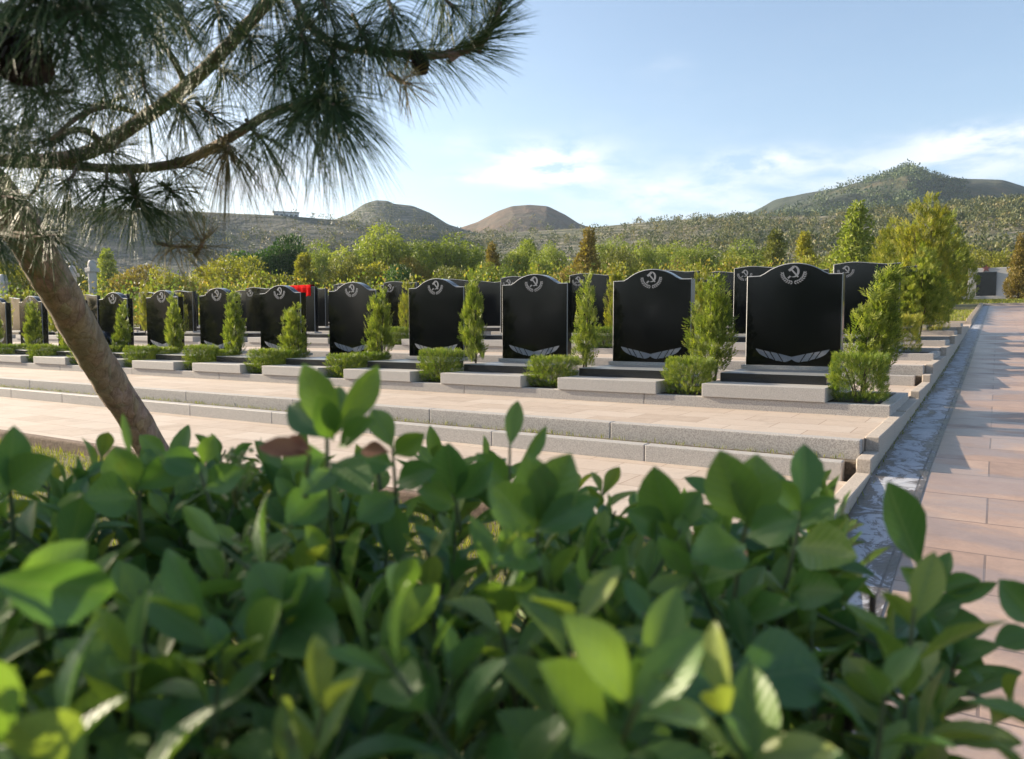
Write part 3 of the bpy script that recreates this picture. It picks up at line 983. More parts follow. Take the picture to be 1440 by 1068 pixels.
def make_tree(kind, m, n=2600, leaf=.2):
    """unit tree: height 1 by scale, modelled at 5 m"""
    H = 5.0
    g = empty({'willow': 'willow_tree', 'round': 'broadleaf_tree', 'cone': 'conifer_tree', 'bush': 'bush'}[kind], (0, 0, 0))
    if kind == 'willow':
        C = [(rng.uniform(-1.1, 1.1), rng.uniform(-1.1, 1.1), rng.uniform(2.2, 4.5), rng.uniform(.45, .85)) for _ in range(16)]
    elif kind == 'round':
        C = [(rng.uniform(-1.3, 1.3), rng.uniform(-1.3, 1.3), rng.uniform(1.6, 4.2), rng.uniform(.55, .95)) for _ in range(15)]
    elif kind == 'cone':
        C = []
        for i in range(22):
            t = i / 21
            a = rng.uniform(0, 6.28); r = 1.15 * (1 - t) ** .9 * rng.uniform(.4, 1)
            C.append((r * math.cos(a), r * math.sin(a), .5 + 4.2 * t, .30 + .42 * (1 - t)))
    else:
        C = [(rng.uniform(-1.6, 1.6), rng.uniform(-1.2, 1.2), rng.uniform(.9, 4.0), rng.uniform(.5, .95)) for _ in range(18)]
    C = np.array(C)
    wgt = C[:, 3] ** 2; k = rng.choice(len(C), n, p=wgt / wgt.sum())
    D = rdir(n)
    P = C[k, :3] + D * (C[k, 3] * rng.uniform(.45, 1.05, n) ** .6)[:, None] * np.array([1, 1, 1.15 if kind != 'willow' else 1.3])
    P[:, 2] = np.maximum(P[:, 2], .1)
    A = D * .6 + rdir(n) * .7 + (np.array([0, 0, -.9]) if kind == 'willow' else np.array([0, 0, .45]))
    tone = rng.uniform(-.22, .22, len(C))[k]
    t_ = np.clip(.5 + tone + rng.uniform(-.3, .3, n), 0, 1)
    V, F = cards(P, A, rdir(n), leaf * rng.uniform(.6, 1.4, n), leaf * (.30 if kind == 'willow' else .5) * rng.uniform(.7, 1.3, n))
    mesh('crown', V, F, m, g, tint=np.repeat(t_, 4))
    VV, FF = [], []
    v, f = tube(catmull([(0, 0, -.2), (.05, .03, 1.2), (.02, -.05, 3.0), (0, 0, 4.3)], 4), [.11, .08, .05, .02], 7)
    VV += list(v); FF += list(f)
    for c in C[:7]:
        v, f = tube(catmull([(.03, 0, .8 + .25 * c[2]), (c[0] * .5, c[1] * .5, c[2] * .75), (c[0], c[1], c[2])], 3), [.05, .03, .012], 5)
        b = len(VV); VV += list(v); FF += [tuple(i + b for i in ff) for ff in f]
    mesh('trunk', VV, FF, M['stem'], g)
    return g


TP = {}
for key, kind, mk in (('willow', 'willow', 'willow'), ('willow2', 'willow', 'willow'), ('dark', 'round', 'darkleaf'), ('yellow', 'round', 'yellowleaf'), ('cone', 'cone', 'yellowleaf'),
                      ('conegreen', 'cone', 'willow'), ('orange', 'bush', 'orangeleaf'), ('olive', 'bush', 'oliveleaf'), ('ocone', 'cone', 'orangeleaf'), ('yellowbush', 'bush', 'yellowleaf'), ('olivecone', 'cone', 'oliveleaf')):
    TP[key] = make_tree(kind, M[mk], 7000 if kind != 'bush' else 6000, .185)

TREES = [
    # photo x of the trunk, photo y of the top, width in photo pixels, distance, kind, label
    (528, 318, 92, 58, 'willow', 'bright yellow-green willow, tallest behind the fifth front-row headstone'),
    (626, 334, 84, 58, 'willow2', 'round pale willow rising behind the fourth front-row headstone'),
    (405, 333, 52, 62, 'dark', 'dark green round tree with the higher dome, behind the sixth headstone'),
    (362, 346, 74, 62, 'dark', 'dark green spreading tree beside the bright yellow one'),
    (316, 360, 76, 55, 'yellow', 'bright yellow-green round tree in front of the dark trees'),
    (428, 358, 58, 50, 'cone', 'yellow pointed tree behind the red cloth'),
    (480, 356, 46, 50, 'olive', 'olive and rust coloured bush beside the tall bright willow'),
    (562, 372, 40, 44, 'dark', 'small dark green tree at the foot of the tall willow'),
    (578, 356, 46, 56, 'orange', 'rust orange bush between the two willows'),
    (668, 350, 46, 62, 'conegreen', 'slim green tree beside the round pale willow'),
    (692, 343, 40, 52, 'ocone', 'brownish pointed tree behind the cypress between third and fourth headstones'),
    (722, 347, 46, 58, 'willow2', 'small pale green willow above the third front-row headstone'),
    (765, 358, 44, 54, 'willow', 'bright green small tree over the rounded top of the third headstone'),
    (784, 346, 40, 66, 'willow2', 'pale green tree beside the orange pointed tree'),
    (828, 322, 50, 50, 'ocone', 'tall orange and green pointed tree near the second headstone'),
    (806, 368, 50, 46, 'orange', 'low reddish bush left of the tall orange pointed tree'),
    (878, 345, 54, 58, 'olive', 'olive bush above the second front-row headstone'),
    (916, 340, 44, 62, 'willow', 'yellow-green small willow behind the second headstone'),
    (985, 346, 56, 64, 'willow2', 'pale yellow-green willow right of the second headstone'),
    (1030, 348, 56, 60, 'yellowbush', 'golden bush behind the second-row headstone'),
    (1092, 324, 54, 66, 'olivecone', 'green pointed tree over the first front-row headstone'),
    (1132, 328, 50, 56, 'cone', 'golden pointed tree beside the big conifer'),
    (1206, 286, 74, 46, 'conegreen', 'tall yellow-green conifer standing above the second-row headstone'),
    (1258, 340, 40, 64, 'olivecone', 'olive pointed tree between the tall conifer and golden cypress'),
    (1436, 330, 30, 56, 'ocone', 'orange pointed tree beside the star memorial'),
    (1395, 338, 60, 96, 'yellowbush', 'yellow bush behind the star memorial'),
    (196, 368, 62, 52, 'orange', 'orange autumn bush behind the eighth headstone'),
    (252, 372, 58, 50, 'yellowbush', 'golden bush behind the seventh headstone'),
    (90, 366, 60, 52, 'olive', 'olive bush by the pale stone pillar'),
    (30, 372, 70, 52, 'yellow', 'yellow tree seen under the pine needles'),
    (150, 352, 50, 66, 'conegreen', 'green pointed tree behind the pale stone pillar'),
    (-40, 350, 80, 56, 'dark', 'dark tree beyond the pine trunk'),
    (945, 362, 40, 70, 'orange', 'small rusty bush on the slope beyond the second headstone'),
    (600, 348, 60, 68, 'willow2', 'pale green tree in the gap between the two big willows'),
    (455, 345, 60, 72, 'willow', 'yellow-green tree rising behind the olive and rust bush'),
    (742, 338, 56, 74, 'conegreen', 'green pointed tree above the third headstone'),
    (855, 338, 60, 74, 'willow2', 'pale willow beside the tall orange pointed tree'),
    (955, 344, 60, 76, 'willow2', 'hazy pale green tree behind the rusty bush'),
    (1060, 338, 70, 74, 'willow', 'wide yellow-green tree behind the golden bush'),
    (380, 370, 60, 50, 'yellowbush', 'golden bush under the dark green trees'),
    (640, 372, 56, 48, 'olive', 'olive bush over the fourth headstone'),
    (700, 374, 50, 47, 'willow2', 'low green tree at the cypress beside the third headstone'),
    (505, 368, 60, 50, 'yellow', 'yellow-green round tree above the fifth headstone'),
    (870, 372, 56, 49, 'yellow', 'small yellow round tree over the shoulder of the second headstone'),
    (1165, 352, 44, 60, 'olive', 'olive shrub between the golden tree and the tall conifer'),
]


def ground_at(p):
    return path_z(p[1])


for (x, ytop, wpx, d, key, lab) in TREES:
    top = px_d(x, ytop, d)
    gz = ground_at(top)
    h = (top[2] - gz) / 4.95
    w = 1.3 * wpx / FPX * d
    base_w = {'willow': 3.3, 'willow2': 3.3, 'dark': 3.9, 'yellow': 3.9}.get(key, 2.9 if 'cone' in key else 4.4)
    s = w / base_w
    put(TP[key], (top[0], top[1], gz), rng.uniform(0, 6.28), (s, h), lab, 'tree' if 'bush' not in key and key not in ('orange', 'olive') else 'bush', 'trees beyond the graves')

# low mixed shrub belt behind the graves
n = 1150
cx = np.linspace(-60, 1470, n) + rng.uniform(-6, 6, n)
pts = []
Vs, Fs, Ts = [], [], []
for i in range(n):
    d = rng.uniform(38, 66)
    p = px_d(cx[i], 400, d); gz = ground_at(p)
    if (p[0] > -1.5 and p[1] < 60) or cx[i] > 1335: continue
    k = 110
    h = rng.uniform(1.0, 4.0) * d / 55
    D = rdir(k)
    P = np.array([p[0], p[1], gz + h * .5]) + D * rng.uniform(.4, 1, (k, 1)) * np.array([h * .55, h * .55, h * .55])
    Vs.append((P, D)); Ts.append(np.clip(rng.uniform(.0, 1.0) + rng.uniform(-.2, .2, k), 0, 1))
P = np.concatenate([v[0] for v in Vs]); D = np.concatenate([v[1] for v in Vs]); k = len(P)
V, F = cards(P, D * .5 + rdir(k) * .7 + np.array([0, 0, .2]), rdir(k), rng.uniform(.12, .26, k), rng.uniform(.07, .14, k))
M['belt'] = foliage_mat('shrub_belt', [(0, (.08, .13, .028)), (.4, (.18, .23, .045)), (.75, (.30, .28, .055)), (1, (.32, .21, .06))], .4)
tag(mesh('undergrowth', V, F, M['belt'], tint=np.repeat(np.concatenate(Ts), 4)), kind='stuff')

# the cemetery's own trees behind the photographer, mirrored in the polished stones
n = 17000
k_ = rng.integers(0, 46, n)
tx_ = np.linspace(-62, 16, 46) + rng.uniform(-.8, .8, 46); ty_ = rng.uniform(-12, -8.5, 46); th_ = rng.uniform(2.8, 4.4, 46)
D = rdir(n); tt = rng.uniform(0, 1, n)
P = np.stack([tx_[k_] + D[:, 0] * (1.5 - 1.1 * tt), ty_[k_] + D[:, 1] * (1.5 - 1.1 * tt), -1.3 + th_[k_] * tt], 1)
V, F = cards(P, D * .5 + rdir(n) * .5 + np.array([0, 0, .3]), rdir(n), rng.uniform(.3, .6, n), rng.uniform(.15, .3, n))
tag(mesh('treeline', V, F, M['darkleaf'], tint=np.repeat(rng.uniform(0, 1, n), 4)), kind='stuff')

# ------------------------------------------------------------------ hills


def hill(name, ridge, d_ridge, d_foot, m, foot_z=None, rough=2.0, back=1.5, pw=1.15, ncol=150, nrow=46, label=None):
    rx = [p[0] for p in ridge]; ry = [p[1] for p in ridge]
    xs = np.linspace(rx[0], rx[-1], ncol)
    yv = np.interp(xs, rx, ry)
    if len(rx) > 3:   # soften corners of the outline
        ker = np.array([1, 2, 3, 2, 1.]) / 9
        yv = np.convolve(np.pad(yv, 2, mode='edge'), ker, 'valid')
    V = []
    ph = rng.uniform(0, 6, 12)
    H = []
    for i in range(ncol):
        r = ray(xs[i], yv[i]); hd = np.array([r[0], r[1]]); hl = np.linalg.norm(hd); u = hd / hl
        te = r[2] / hl
        dr = d_ridge(xs[i]) if callable(d_ridge) else d_ridge
        df = d_foot(xs[i]) if callable(d_foot) else d_foot
        fz = (path_z(df * u[1]) if foot_z is None else foot_z) - .6
        top = te * dr
        for j in range(nrow):
            t = j / (nrow - 1) * back
            d = df + (dr - df) * t
            if t <= 1:
                z = fz + (top - fz) * (t ** pw)
            else:
                z = top - (top - fz) * min(1, ((t - 1) / (back - 1))) ** 1.3
            x, y = u * d
            wob = sum(math.sin(x * f * math.cos(a) + y * f * math.sin(a) + a * 5) * s for f, a, s in
                      ((.021, ph[0], 1.0), (.043, ph[1], .6), (.09, ph[2], .35), (.17, ph[3], .2), (.31, ph[4], .12)))
            edge = min(1, t * 3) * min(1, abs(1 - t) * 3.5 + .05)
            V.append((x, y, z + wob * rough * edge))
    F = [(i * nrow + j, (i + 1) * nrow + j, (i + 1) * nrow + j + 1, i * nrow + j + 1) for i in range(ncol - 1) for j in range(nrow - 1)]
    o = mesh(name, V, F, m, smooth=True)
    structure(o)
    return np.array(V).reshape(ncol, nrow, 3), nrow, back


hv1, nr1, bk1 = hill('hill', [(480, 372), (560, 350), (640, 334), (700, 328), (830, 320), (930, 310), (1060, 304), (1150, 304), (1250, 297), (1340, 290), (1440, 283), (1560, 278), (1750, 280)],
                     lambda x: 330, lambda x: 105, M['hill_near'], None, 1.3, 1.6)
hvm, nrm, bkm = hill('mountain', [(900, 330), (1000, 318), (1060, 299), (1090, 283), (1130, 273), (1180, 264), (1215, 257), (1245, 247), (1262, 242), (1272, 235), (1280, 231.5), (1290, 235), (1304, 243), (1330, 249), (1360, 251), (1410, 252),
                      (1440, 261), (1500, 285), (1600, 310), (1700, 330)], 760, 360, M['mountain'], 20.0, 8.0, 1.6, 1.0, 260, 60)
hvd, _, _ = hill('mound', [(600, 335), (640, 323), (672, 312), (700, 297), (720, 290), (745, 288), (770, 290), (795, 302), (815, 315), (840, 323), (880, 335)], 620, 420, M['mound'], 20.0, 2.6, 1.6, 1.0)
hvd2, _, _ = hill('mound', [(420, 330), (460, 312), (490, 301), (512, 286), (528, 281), (546, 282), (552, 286), (580, 289), (605, 299), (630, 315), (670, 328), (700, 338)], 560, 380, M['hill_grey'], 20.0, 2.4, 1.6, 1.0)
hvl, nrl, bkl = hill('hill', [(-420, 290), (-200, 292), (0, 292), (120, 293), (240, 296), (330, 300), (400, 303), (470, 309), (540, 316), (600, 322), (640, 330), (700, 350), (760, 372)],
                     lambda x: 300, lambda x: 185, M['hill_grey'], None, 1.6, 1.6)


def scatter(name, hv, back, n, m, tlim, hrange, card, percard, filt=None, xr=(0, 1)):
    nc, nr, _ = hv.shape
    Ps, Ds, Ts, Sz = [], [], [], []
    for i in range(n):
        ci = rng.uniform(xr[0], xr[1]) * (nc - 1); t = rng.uniform(*tlim)
        rj = t / back * (nr - 1)
        i0, j0 = int(ci), int(rj)
        i1, j1 = min(nc - 1, i0 + 1), min(nr - 1, j0 + 1)
        a, b = ci - i0, rj - j0
        p = (hv[i0, j0] * (1 - a) + hv[i1, j0] * a) * (1 - b) + (hv[i0, j1] * (1 - a) + hv[i1, j1] * a) * b
        if filt and not filt(p, ci / (nc - 1), t): continue
        h = rng.uniform(*hrange)
        D = rdir(percard)
        Ps.append(p + np.array([0, 0, h * .45]) + D * rng.uniform(.35, 1, (percard, 1)) * np.array([h * .55, h * .55, h * .55]))
        Ds.append(D); Ts.append(np.clip(rng.uniform(0, 1) + rng.uniform(-.18, .18, percard), 0, 1)); Sz.append(np.full(percard, h))
    P = np.concatenate(Ps); D = np.concatenate(Ds); k = len(P); S = np.concatenate(Sz)
    V, F = cards(P, D * .4 + rdir(k) * .6 + np.array([0, 0, .5]), rdir(k), card * S * rng.uniform(.6, 1.3, k), card * .6 * S * rng.uniform(.6, 1.3, k))
    return tag(mesh(name, V, F, m, tint=np.repeat(np.concatenate(Ts), 4)), kind='stuff')


def rows_filter(p, u, t):
    return (math.sin(p[0] * .05 + p[1] * .02) + math.sin(p[1] * .09 - p[0] * .03) + rng.uniform(-1.2, 1.6)) > -.3


scatter('hill_shrubbery', hv1, bk1, 6500, M['scrub'], (.03, 1.04), (1.2, 3.2), .26, 34, rows_filter)
scatter('hill_shrubbery', hv1, bk1, 900, M['scrub'], (.7, 1.02), (2.0, 3.4), .26, 34, None, (.55, .9))
scatter('mountain_forest', hvm, bkm, 11000, M['pinewood'], (.2, .96), (3, 6.5), .28, 18, lambda p, u, t: t < .80 + .12 * math.sin(u * 17) and (math.sin(p[0] * .02 + 1) + math.sin(p[1] * .03) + rng.uniform(-1, 1)) > -.6)
scatter('hill_forest', hvl, bkl, 4600, M['scrub'], (.05, 1.02), (1.2, 2.8), .28, 18, rows_filter)
scatter('mound_scrub', hvd, 1.6, 260, M['scrub'], (.3, .75), (2.5, 4.5), .28, 20)
scatter('hill_forest', hvd2, 1.6, 900, M['scrub'], (.25, .92), (2, 4.5), .28, 22)

# a white building on the left-hand hill
p = px_d(402, 303, 292)
bh = empty('hilltop_house', (p[0], p[1], p[2] - 1.5), YAW + .35)
tag(bh, 'long white low building on the crest of the grey hill', 'building')
MB().box(-4.6, 4.6, -2, 2, -1.5, 2.3).build('wall', M['white'], bh)
MB().box(-4.9, 4.9, -2.3, 2.3, 2.303, 2.6).build('roof', M['granite'], bh)
for i in range(5):
    MB().box(-3.9 + 1.75 * i, -2.9 + 1.75 * i, -2.05, -1.98, .4, 1.5).build('window', M['glass'], bh)

# ------------------------------------------------------------------ memorials beyond the lawn and pale pillars


def star_poly(r):
    return [(r * (1 if i % 2 == 0 else .4) * math.sin(math.pi * i / 5), r * (1 if i % 2 == 0 else .4) * math.cos(math.pi * i / 5)) for i in range(10)]


def make_memorial():
    g = empty('star_memorial', (0, 0, 0))
    MB().box(-1.9, 1.9, -.8, 1.6, -.2, .22).build('base', M['granite'], g, bevel=.02)
    MB().box(-1.45, 1.45, 0, .5, .222, 2.55).build('stele', M['pale_stone'], g, bevel=.03)
    MB().box(-.85, .55, -.12, -.003, .24, 2.2).build('panel', M['black'], g, bevel=.01)
    mb = MB()
    for i in range(10):
        s = star_poly(.34); j = (i + 1) % 10
        mb.prism([(0, 0), s[j], s[i]], -.07, -.002)
    st = mb.build('star', M['star'], g); st.location = (-.2, 0, 2.5)
    return g


mem = make_memorial()
p = px_d(1390, 400, 63)
mem.location = (p[0], p[1], path_z(p[1]) + .1)
tag(mem, 'grey stele with black panel and red star beyond the lawn', 'memorial')
mem2 = copy_tree(mem)
p = px_d(1256, 405, 50)
mem2.location = (p[0], p[1], path_z(p[1]) + .1); mem2.scale = (.75, .75, .82)
tag(mem2, 'smaller grey stele with red star seen over the second-row headstone', 'memorial')


def make_pillar():
    g = empty('stone_pillar', (0, 0, 0))
    MB().box(-.45, .45, -.45, .45, -.3, .4).build('base', M['pale_stone'], g, bevel=.03)
    v, f = tube([(0, 0, .4), (0, 0, 1.2), (0, 0, 2.1), (0, 0, 2.9)], [.33, .29, .27, .30], 14)
    mesh('shaft', v, f, M['pale_stone'], g)
    MB().box(-.36, .36, -.36, .36, 2.9, 3.12).build('capital', M['pale_stone'], g, bevel=.03)
    bt = boulder('finial', .27, .27, .4, M['pale_stone'], g); bt.location = (0, 0, 3.122)
    return g


pil = make_pillar()
for i, (x, y, lab) in enumerate(((129, 366, 'pale carved stone pillar with cap, clear of the pine trunk'), (101, 374, 'pale stone pillar partly hidden by the pine trunk'), (4, 386, 'pale stone pillar beneath the lowest pine needles'))):
    o = pil if i == 0 else copy_tree(pil)
    d = 48
    p = px_d(x, y, d); gz = ground_at(p)
    o.location = (p[0], p[1], gz); o.scale = (.85, .85, (p[2] - gz) / 3.52)
    tag(o, lab, 'pillar', 'pale pillars behind the graves')

# ------------------------------------------------------------------ the pine


def needles(base, axis, length_axis, n, L, m, parent, droop=.25, spread=(18, 75), tint=(0.1, .75), name='needle_cluster', wid=.0010, twig_r=.0035):
    base = np.asarray(base, float); axis = np.asarray(axis, float); axis /= np.linalg.norm(axis)
    t = rng.uniform(0, 1, n) ** .8
    ref = np.array([.2, .5, .84]); a = np.cross(axis, ref); a /= np.linalg.norm(a); b = np.cross(axis, a)
    bend = np.array([0, 0, .12 * length_axis])
    C = base + axis * (t * length_axis)[:, None] + bend * (t ** 2)[:, None]
    th = rng.uniform(0, 2 * math.pi, n)
    sp = np.radians(spread[1] - (spread[1] - spread[0]) * t + rng.normal(0, 11, n))
    D = axis * np.cos(sp)[:, None] + (a * np.cos(th)[:, None] + b * np.sin(th)[:, None]) * np.sin(sp)[:, None]
    # two needles leave each sheath together
    C = np.repeat(C, 2, 0); D = np.repeat(D, 2, 0) + rdir(2 * n) * .075
    D /= np.linalg.norm(D, axis=1)[:, None]
    k = 2 * n
    Ln = L * rng.uniform(.72, 1.1, k)
    S = np.cross(D, rdir(k)); S /= np.linalg.norm(S, axis=1)[:, None]; S2 = np.cross(D, S)
    sag = np.array([0, 0, -1.0])
    cur = rdir(k) * .05
    rings = []
    for s, w in ((0, .8), (.35, 1.0), (.7, .85), (1.0, .12)):
        c = C + D * (Ln * s)[:, None] + (sag * droop + cur) * (Ln * s * s)[:, None]
        for q in range(3):
            ang = 2 * math.pi * q / 3
            rings.append(c + (S * math.cos(ang) + S2 * math.sin(ang)) * (wid * .55 * w))
    V = np.stack(rings, 1)            # k, 12, 3
    F = []
    for r in range(3):
        for q in range(3):
            q2 = (q + 1) % 3
            F.append([r * 3 + q, r * 3 + q2, (r + 1) * 3 + q2, (r + 1) * 3 + q])
    F = (np.array(F)[None] + (np.arange(k) * 12)[:, None, None]).reshape(-1, 4)
    tt = np.repeat(np.clip(rng.uniform(tint[0], tint[1], k), 0, 1), 12)
    o = mesh(name, V.reshape(-1, 3), F, m, parent, smooth=True, tint=tt)
    v, f = tube([base - axis * .03, base + axis * length_axis * .5 + bend * .25, base + axis * length_axis + bend], [twig_r * 1.2, twig_r, twig_r * .6], 6, .15)
    mesh('twig', v, f, M['bark'], o)
    return o


tb = px_d(300, 800, 2.68); tb[2] = -1.2
pine = empty('pine_tree', (0, 0, 0))
tag(pine, 'leaning pine with bare tan trunk and long needles arching over the hedge', 'pine tree')


def branch(name, pts, radii, seg=10, rough=.06, n=6):
    P = catmull([px_d(*p) for p in pts], n)
    v, f = tube(P, radii, seg, rough)
    return mesh(name, v, f, M['bark'], pine, smooth=True), P


trunk_pts = [(392, 985, 2.92), (300, 800, 2.84), (209, 624, 2.68), (160, 545, 2.52), (128, 492, 2.4), (78, 402, 2.14), (36, 330, 1.97), (-12, 262, 1.86), (-90, 185, 1.76), (-200, 110, 1.7), (-330, -60, 1.7)]
branch('trunk', trunk_pts, [.062, .056, .052, .052, .0515, .051, .049, .044, .037, .032, .028], 18, .05, 8)
_, B1 = branch('branch', [(-60, 218, 2.02), (0, 226, 1.85), (60, 226, 1.7), (130, 212, 1.62), (200, 168, 1.55), (250, 132, 1.5), (300, 86, 1.45), (345, 38, 1.42), (390, -10, 1.4), (430, -60, 1.4)],
               [.019, .0155, .0145, .0145, .014, .0135, .0125, .011, .009, .007], 12)
_, B2 = branch('branch', [(52, 230, 1.72), (110, 234, 1.66), (180, 238, 1.58), (255, 228, 1.5), (320, 196, 1.42), (380, 160, 1.34), (430, 148, 1.27), (462, 160, 1.2)], [.0105, .010, .0095, .009, .0085, .0075, .006, .005])
_, B3 = branch('branch', [(400, -30, 1.4), (440, 40, 1.38), (490, 68, 1.36), (540, 72, 1.36), (592, 80, 1.36), (650, 74, 1.36), (684, 52, 1.36), (705, 12, 1.36)], [.008, .008, .007, .006, .006, .005, .0045, .003])
branch('branch', [(262, 122, 1.5), (250, 95, 1.46), (232, 65, 1.42), (205, 40, 1.36)], [.007, .006, .005, .004], 8)
branch('branch', [(145, 205, 1.6), (125, 186, 1.56), (100, 184, 1.5), (70, 205, 1.45)], [.008, .007, .006, .004], 8)
branch('branch', [(190, 158, 1.5), (150, 150, 1.4), (110, 165, 1.3), (72, 196, 1.22)], [.005, .005, .004, .003], 8)
branch('branch', [(180, 238, 1.58), (190, 262, 1.5), (193, 290, 1.4)], [.007, .006, .004], 8)
branch('branch', [(-60, 40, 1.1), (0, 30, 1.0), (70, 20, .9), (140, 12, .85)], [.009, .008, .006, .004], 8)
branch('branch', [(-95, 195, 1.95), (-60, 300, 1.8), (0, 330, 1.65), (60, 330, 1.5)], [.012, .010, .008, .005], 8)

# clusters: start (x, y, d), tip (x, y, d), count, needle length, droop, spread, tint, yellow (dry tufts and painted sunlight)
TUFTS = [
    ((452, 128, 1.30), (470, 172, 1.13), 330, .135, .45, (25, 88), (.05, .6), 0),
    ((430, 142, 1.30), (450, 158, 1.18), 220, .13, .45, (25, 85), (.05, .6), 0),
    ((470, 60, 1.34), (462, 118, 1.22), 260, .125, .45, (25, 80), (.05, .6), 0),
    ((420, 30, 1.36), (430, 80, 1.24), 240, .12, .45, (25, 80), (.05, .6), 0),
    ((500, 30, 1.38), (520, 76, 1.28), 220, .115, .4, (25, 80), (.05, .65), 0),
    ((440, -30, 1.38), (462, 30, 1.28), 240, .12, .4, (25, 80), (.05, .6), 0),
    ((540, -20, 1.38), (556, 40, 1.3), 200, .115, .4, (25, 80), (.1, .65), 0),
    ((390, 70, 1.38), (400, 112, 1.28), 200, .12, .4, (25, 80), (.05, .6), 0),
    ((520, 72, 1.36), (585, 80, 1.36), 130, .105, .35, (25, 70), (.1, .6), 0),
    ((592, 80, 1.36), (652, 73, 1.36), 130, .105, .12, (28, 60), (.05, .5), 0),
    ((650, 74, 1.36), (686, 50, 1.36), 120, .10, .05, (25, 52), (.05, .5), 0),
    ((684, 52, 1.36), (706, 8, 1.36), 150, .085, .0, (15, 48), (.05, .5), 0),
    ((600, -30, 1.38), (640, 20, 1.36), 150, .11, .1, (25, 70), (.05, .5), 0),
    ((640, -60, 1.38), (676, -16, 1.36), 130, .11, .1, (25, 70), (.05, .5), 0),
    ((556, 110, 1.34), (575, 124, 1.3), 60, .07, .1, (30, 75), (.6, 1.0), 1),
    ((186, 268, 1.48), (192, 292, 1.36), 260, .125, .25, (25, 88), (.05, .6), 0),
    ((232, 262, 1.5), (246, 280, 1.42), 140, .11, .35, (25, 80), (.2, .7), 0),
    ((250, 138, 1.5), (258, 160, 1.4), 190, .10, .3, (25, 85), (.05, .6), 0),
    ((282, 150, 1.48), (300, 170, 1.42), 130, .10, .3, (25, 80), (.1, .7), 0),
    ((318, 198, 1.42), (322, 222, 1.34), 190, .11, .55, (25, 82), (.35, .95), 1),  # yellow colour and high tint put sunlight into this tuft
    ((352, 178, 1.38), (366, 200, 1.33), 120, .11, .5, (25, 80), (.3, .8), 0),
    ((280, 352, 1.4), (288, 338, 1.36), 60, .065, -.1, (18, 70), (.55, 1.0), 1),
    ((230, 345, 1.45), (270, 355, 1.4), 70, .09, .3, (25, 75), (.4, 1.0), 1),
    ((300, 86, 1.46), (318, 112, 1.4), 120, .10, .35, (25, 80), (.1, .7), 0),
    ((345, 40, 1.42), (352, 66, 1.36), 160, .11, .4, (25, 80), (.1, .7), 0),
    ((225, 62, 1.42), (205, 36, 1.34), 200, .12, .35, (25, 80), (.05, .6), 0),
    ((262, 40, 1.4), (250, 10, 1.34), 180, .12, .4, (25, 80), (.05, .6), 0),
    ((300, -10, 1.4), (310, 30, 1.34), 190, .12, .4, (25, 80), (.1, .7), 0),
    ((190, 92, 1.4), (150, 100, 1.3), 170, .125, .4, (25, 80), (.05, .6), 0),
    ((165, 140, 1.5), (120, 160, 1.4), 150, .12, .4, (25, 80), (.1, .65), 0),
    ((100, 186, 1.45), (62, 206, 1.36), 170, .125, .35, (25, 80), (.1, .65), 0),
    ((90, 130, 1.3), (45, 140, 1.2), 170, .13, .4, (25, 80), (.1, .65), 0),
    ((40, 175, 1.4), (5, 196, 1.3), 170, .13, .4, (25, 80), (.1, .6), 0),
    ((110, 232, 1.62), (95, 268, 1.5), 150, .12, .35, (25, 80), (.1, .7), 0),
    ((60, 250, 1.6), (40, 290, 1.5), 90, .125, .35, (25, 80), (.1, .6), 0),
    ((150, 240, 1.6), (150, 275, 1.5), 150, .12, .3, (25, 80), (.1, .7), 0),
    ((-30, 262, 1.5), (20, 300, 1.36), 110, .125, .35, (22, 70), (.1, .5), 0),
    ((-50, 320, 1.45), (0, 352, 1.34), 150, .125, .3, (22, 65), (.1, .5), 0),
    ((30, 330, 1.55), (80, 345, 1.45), 130, .115, .35, (22, 70), (.1, .5), 0),
    ((0, 10, 1.0), (60, 30, .86), 260, .12, .35, (25, 80), (.05, .55), 0),
    ((70, 10, .95), (130, 40, .84), 260, .115, .35, (25, 80), (.05, .55), 0),
    ((-40, 60, 1.0), (10, 70, .88), 220, .115, .35, (25, 80), (.05, .5), 0),
    ((40, -40, .95), (90, -10, .84), 240, .115, .35, (25, 80), (.05, .55), 0),
    ((130, -40, 1.0), (170, 6, .9), 220, .115, .4, (25, 80), (.1, .6), 0),
    ((200, -40, 1.2), (222, 4, 1.1), 200, .12, .4, (25, 80), (.1, .6), 0),
    ((60, 100, 1.35), (30, 130, 1.25), 120, .14, .45, (25, 85), (.2, .9), 0),  # high tints in this group paint sunlit yellow needles
    ((150, 60, 1.4), (120, 90, 1.3), 120, .135, .45, (25, 85), (.2, .9), 0),
    ((200, 100, 1.4), (205, 140, 1.34), 110, .13, .5, (25, 85), (.3, .9), 0),
    ((140, 215, 1.55), (165, 215, 1.5), 110, .11, .3, (25, 85), (.3, .95), 0),
    ((230, 235, 1.52), (262, 240, 1.48), 110, .10, .45, (25, 85), (.4, 1), 0),
    ((10, 210, 1.6), (40, 232, 1.5), 120, .12, .3, (25, 85), (.2, .9), 0),
    ((420, 150, 1.28), (408, 178, 1.24), 90, .12, .5, (25, 85), (.3, .9), 0),
    ((370, -40, 1.4), (384, 0, 1.32), 180, .115, .4, (25, 80), (.1, .65), 0),
]
for (s, e, cnt, L, dr, spd, tn, yl) in TUFTS:
    a = px_d(*s); b = px_d(*e)
    needles(a, b - a, np.linalg.norm(b - a), int(cnt * .58), L, M['needle_y'] if yl else M['needle'], pine, dr, spd, tn)
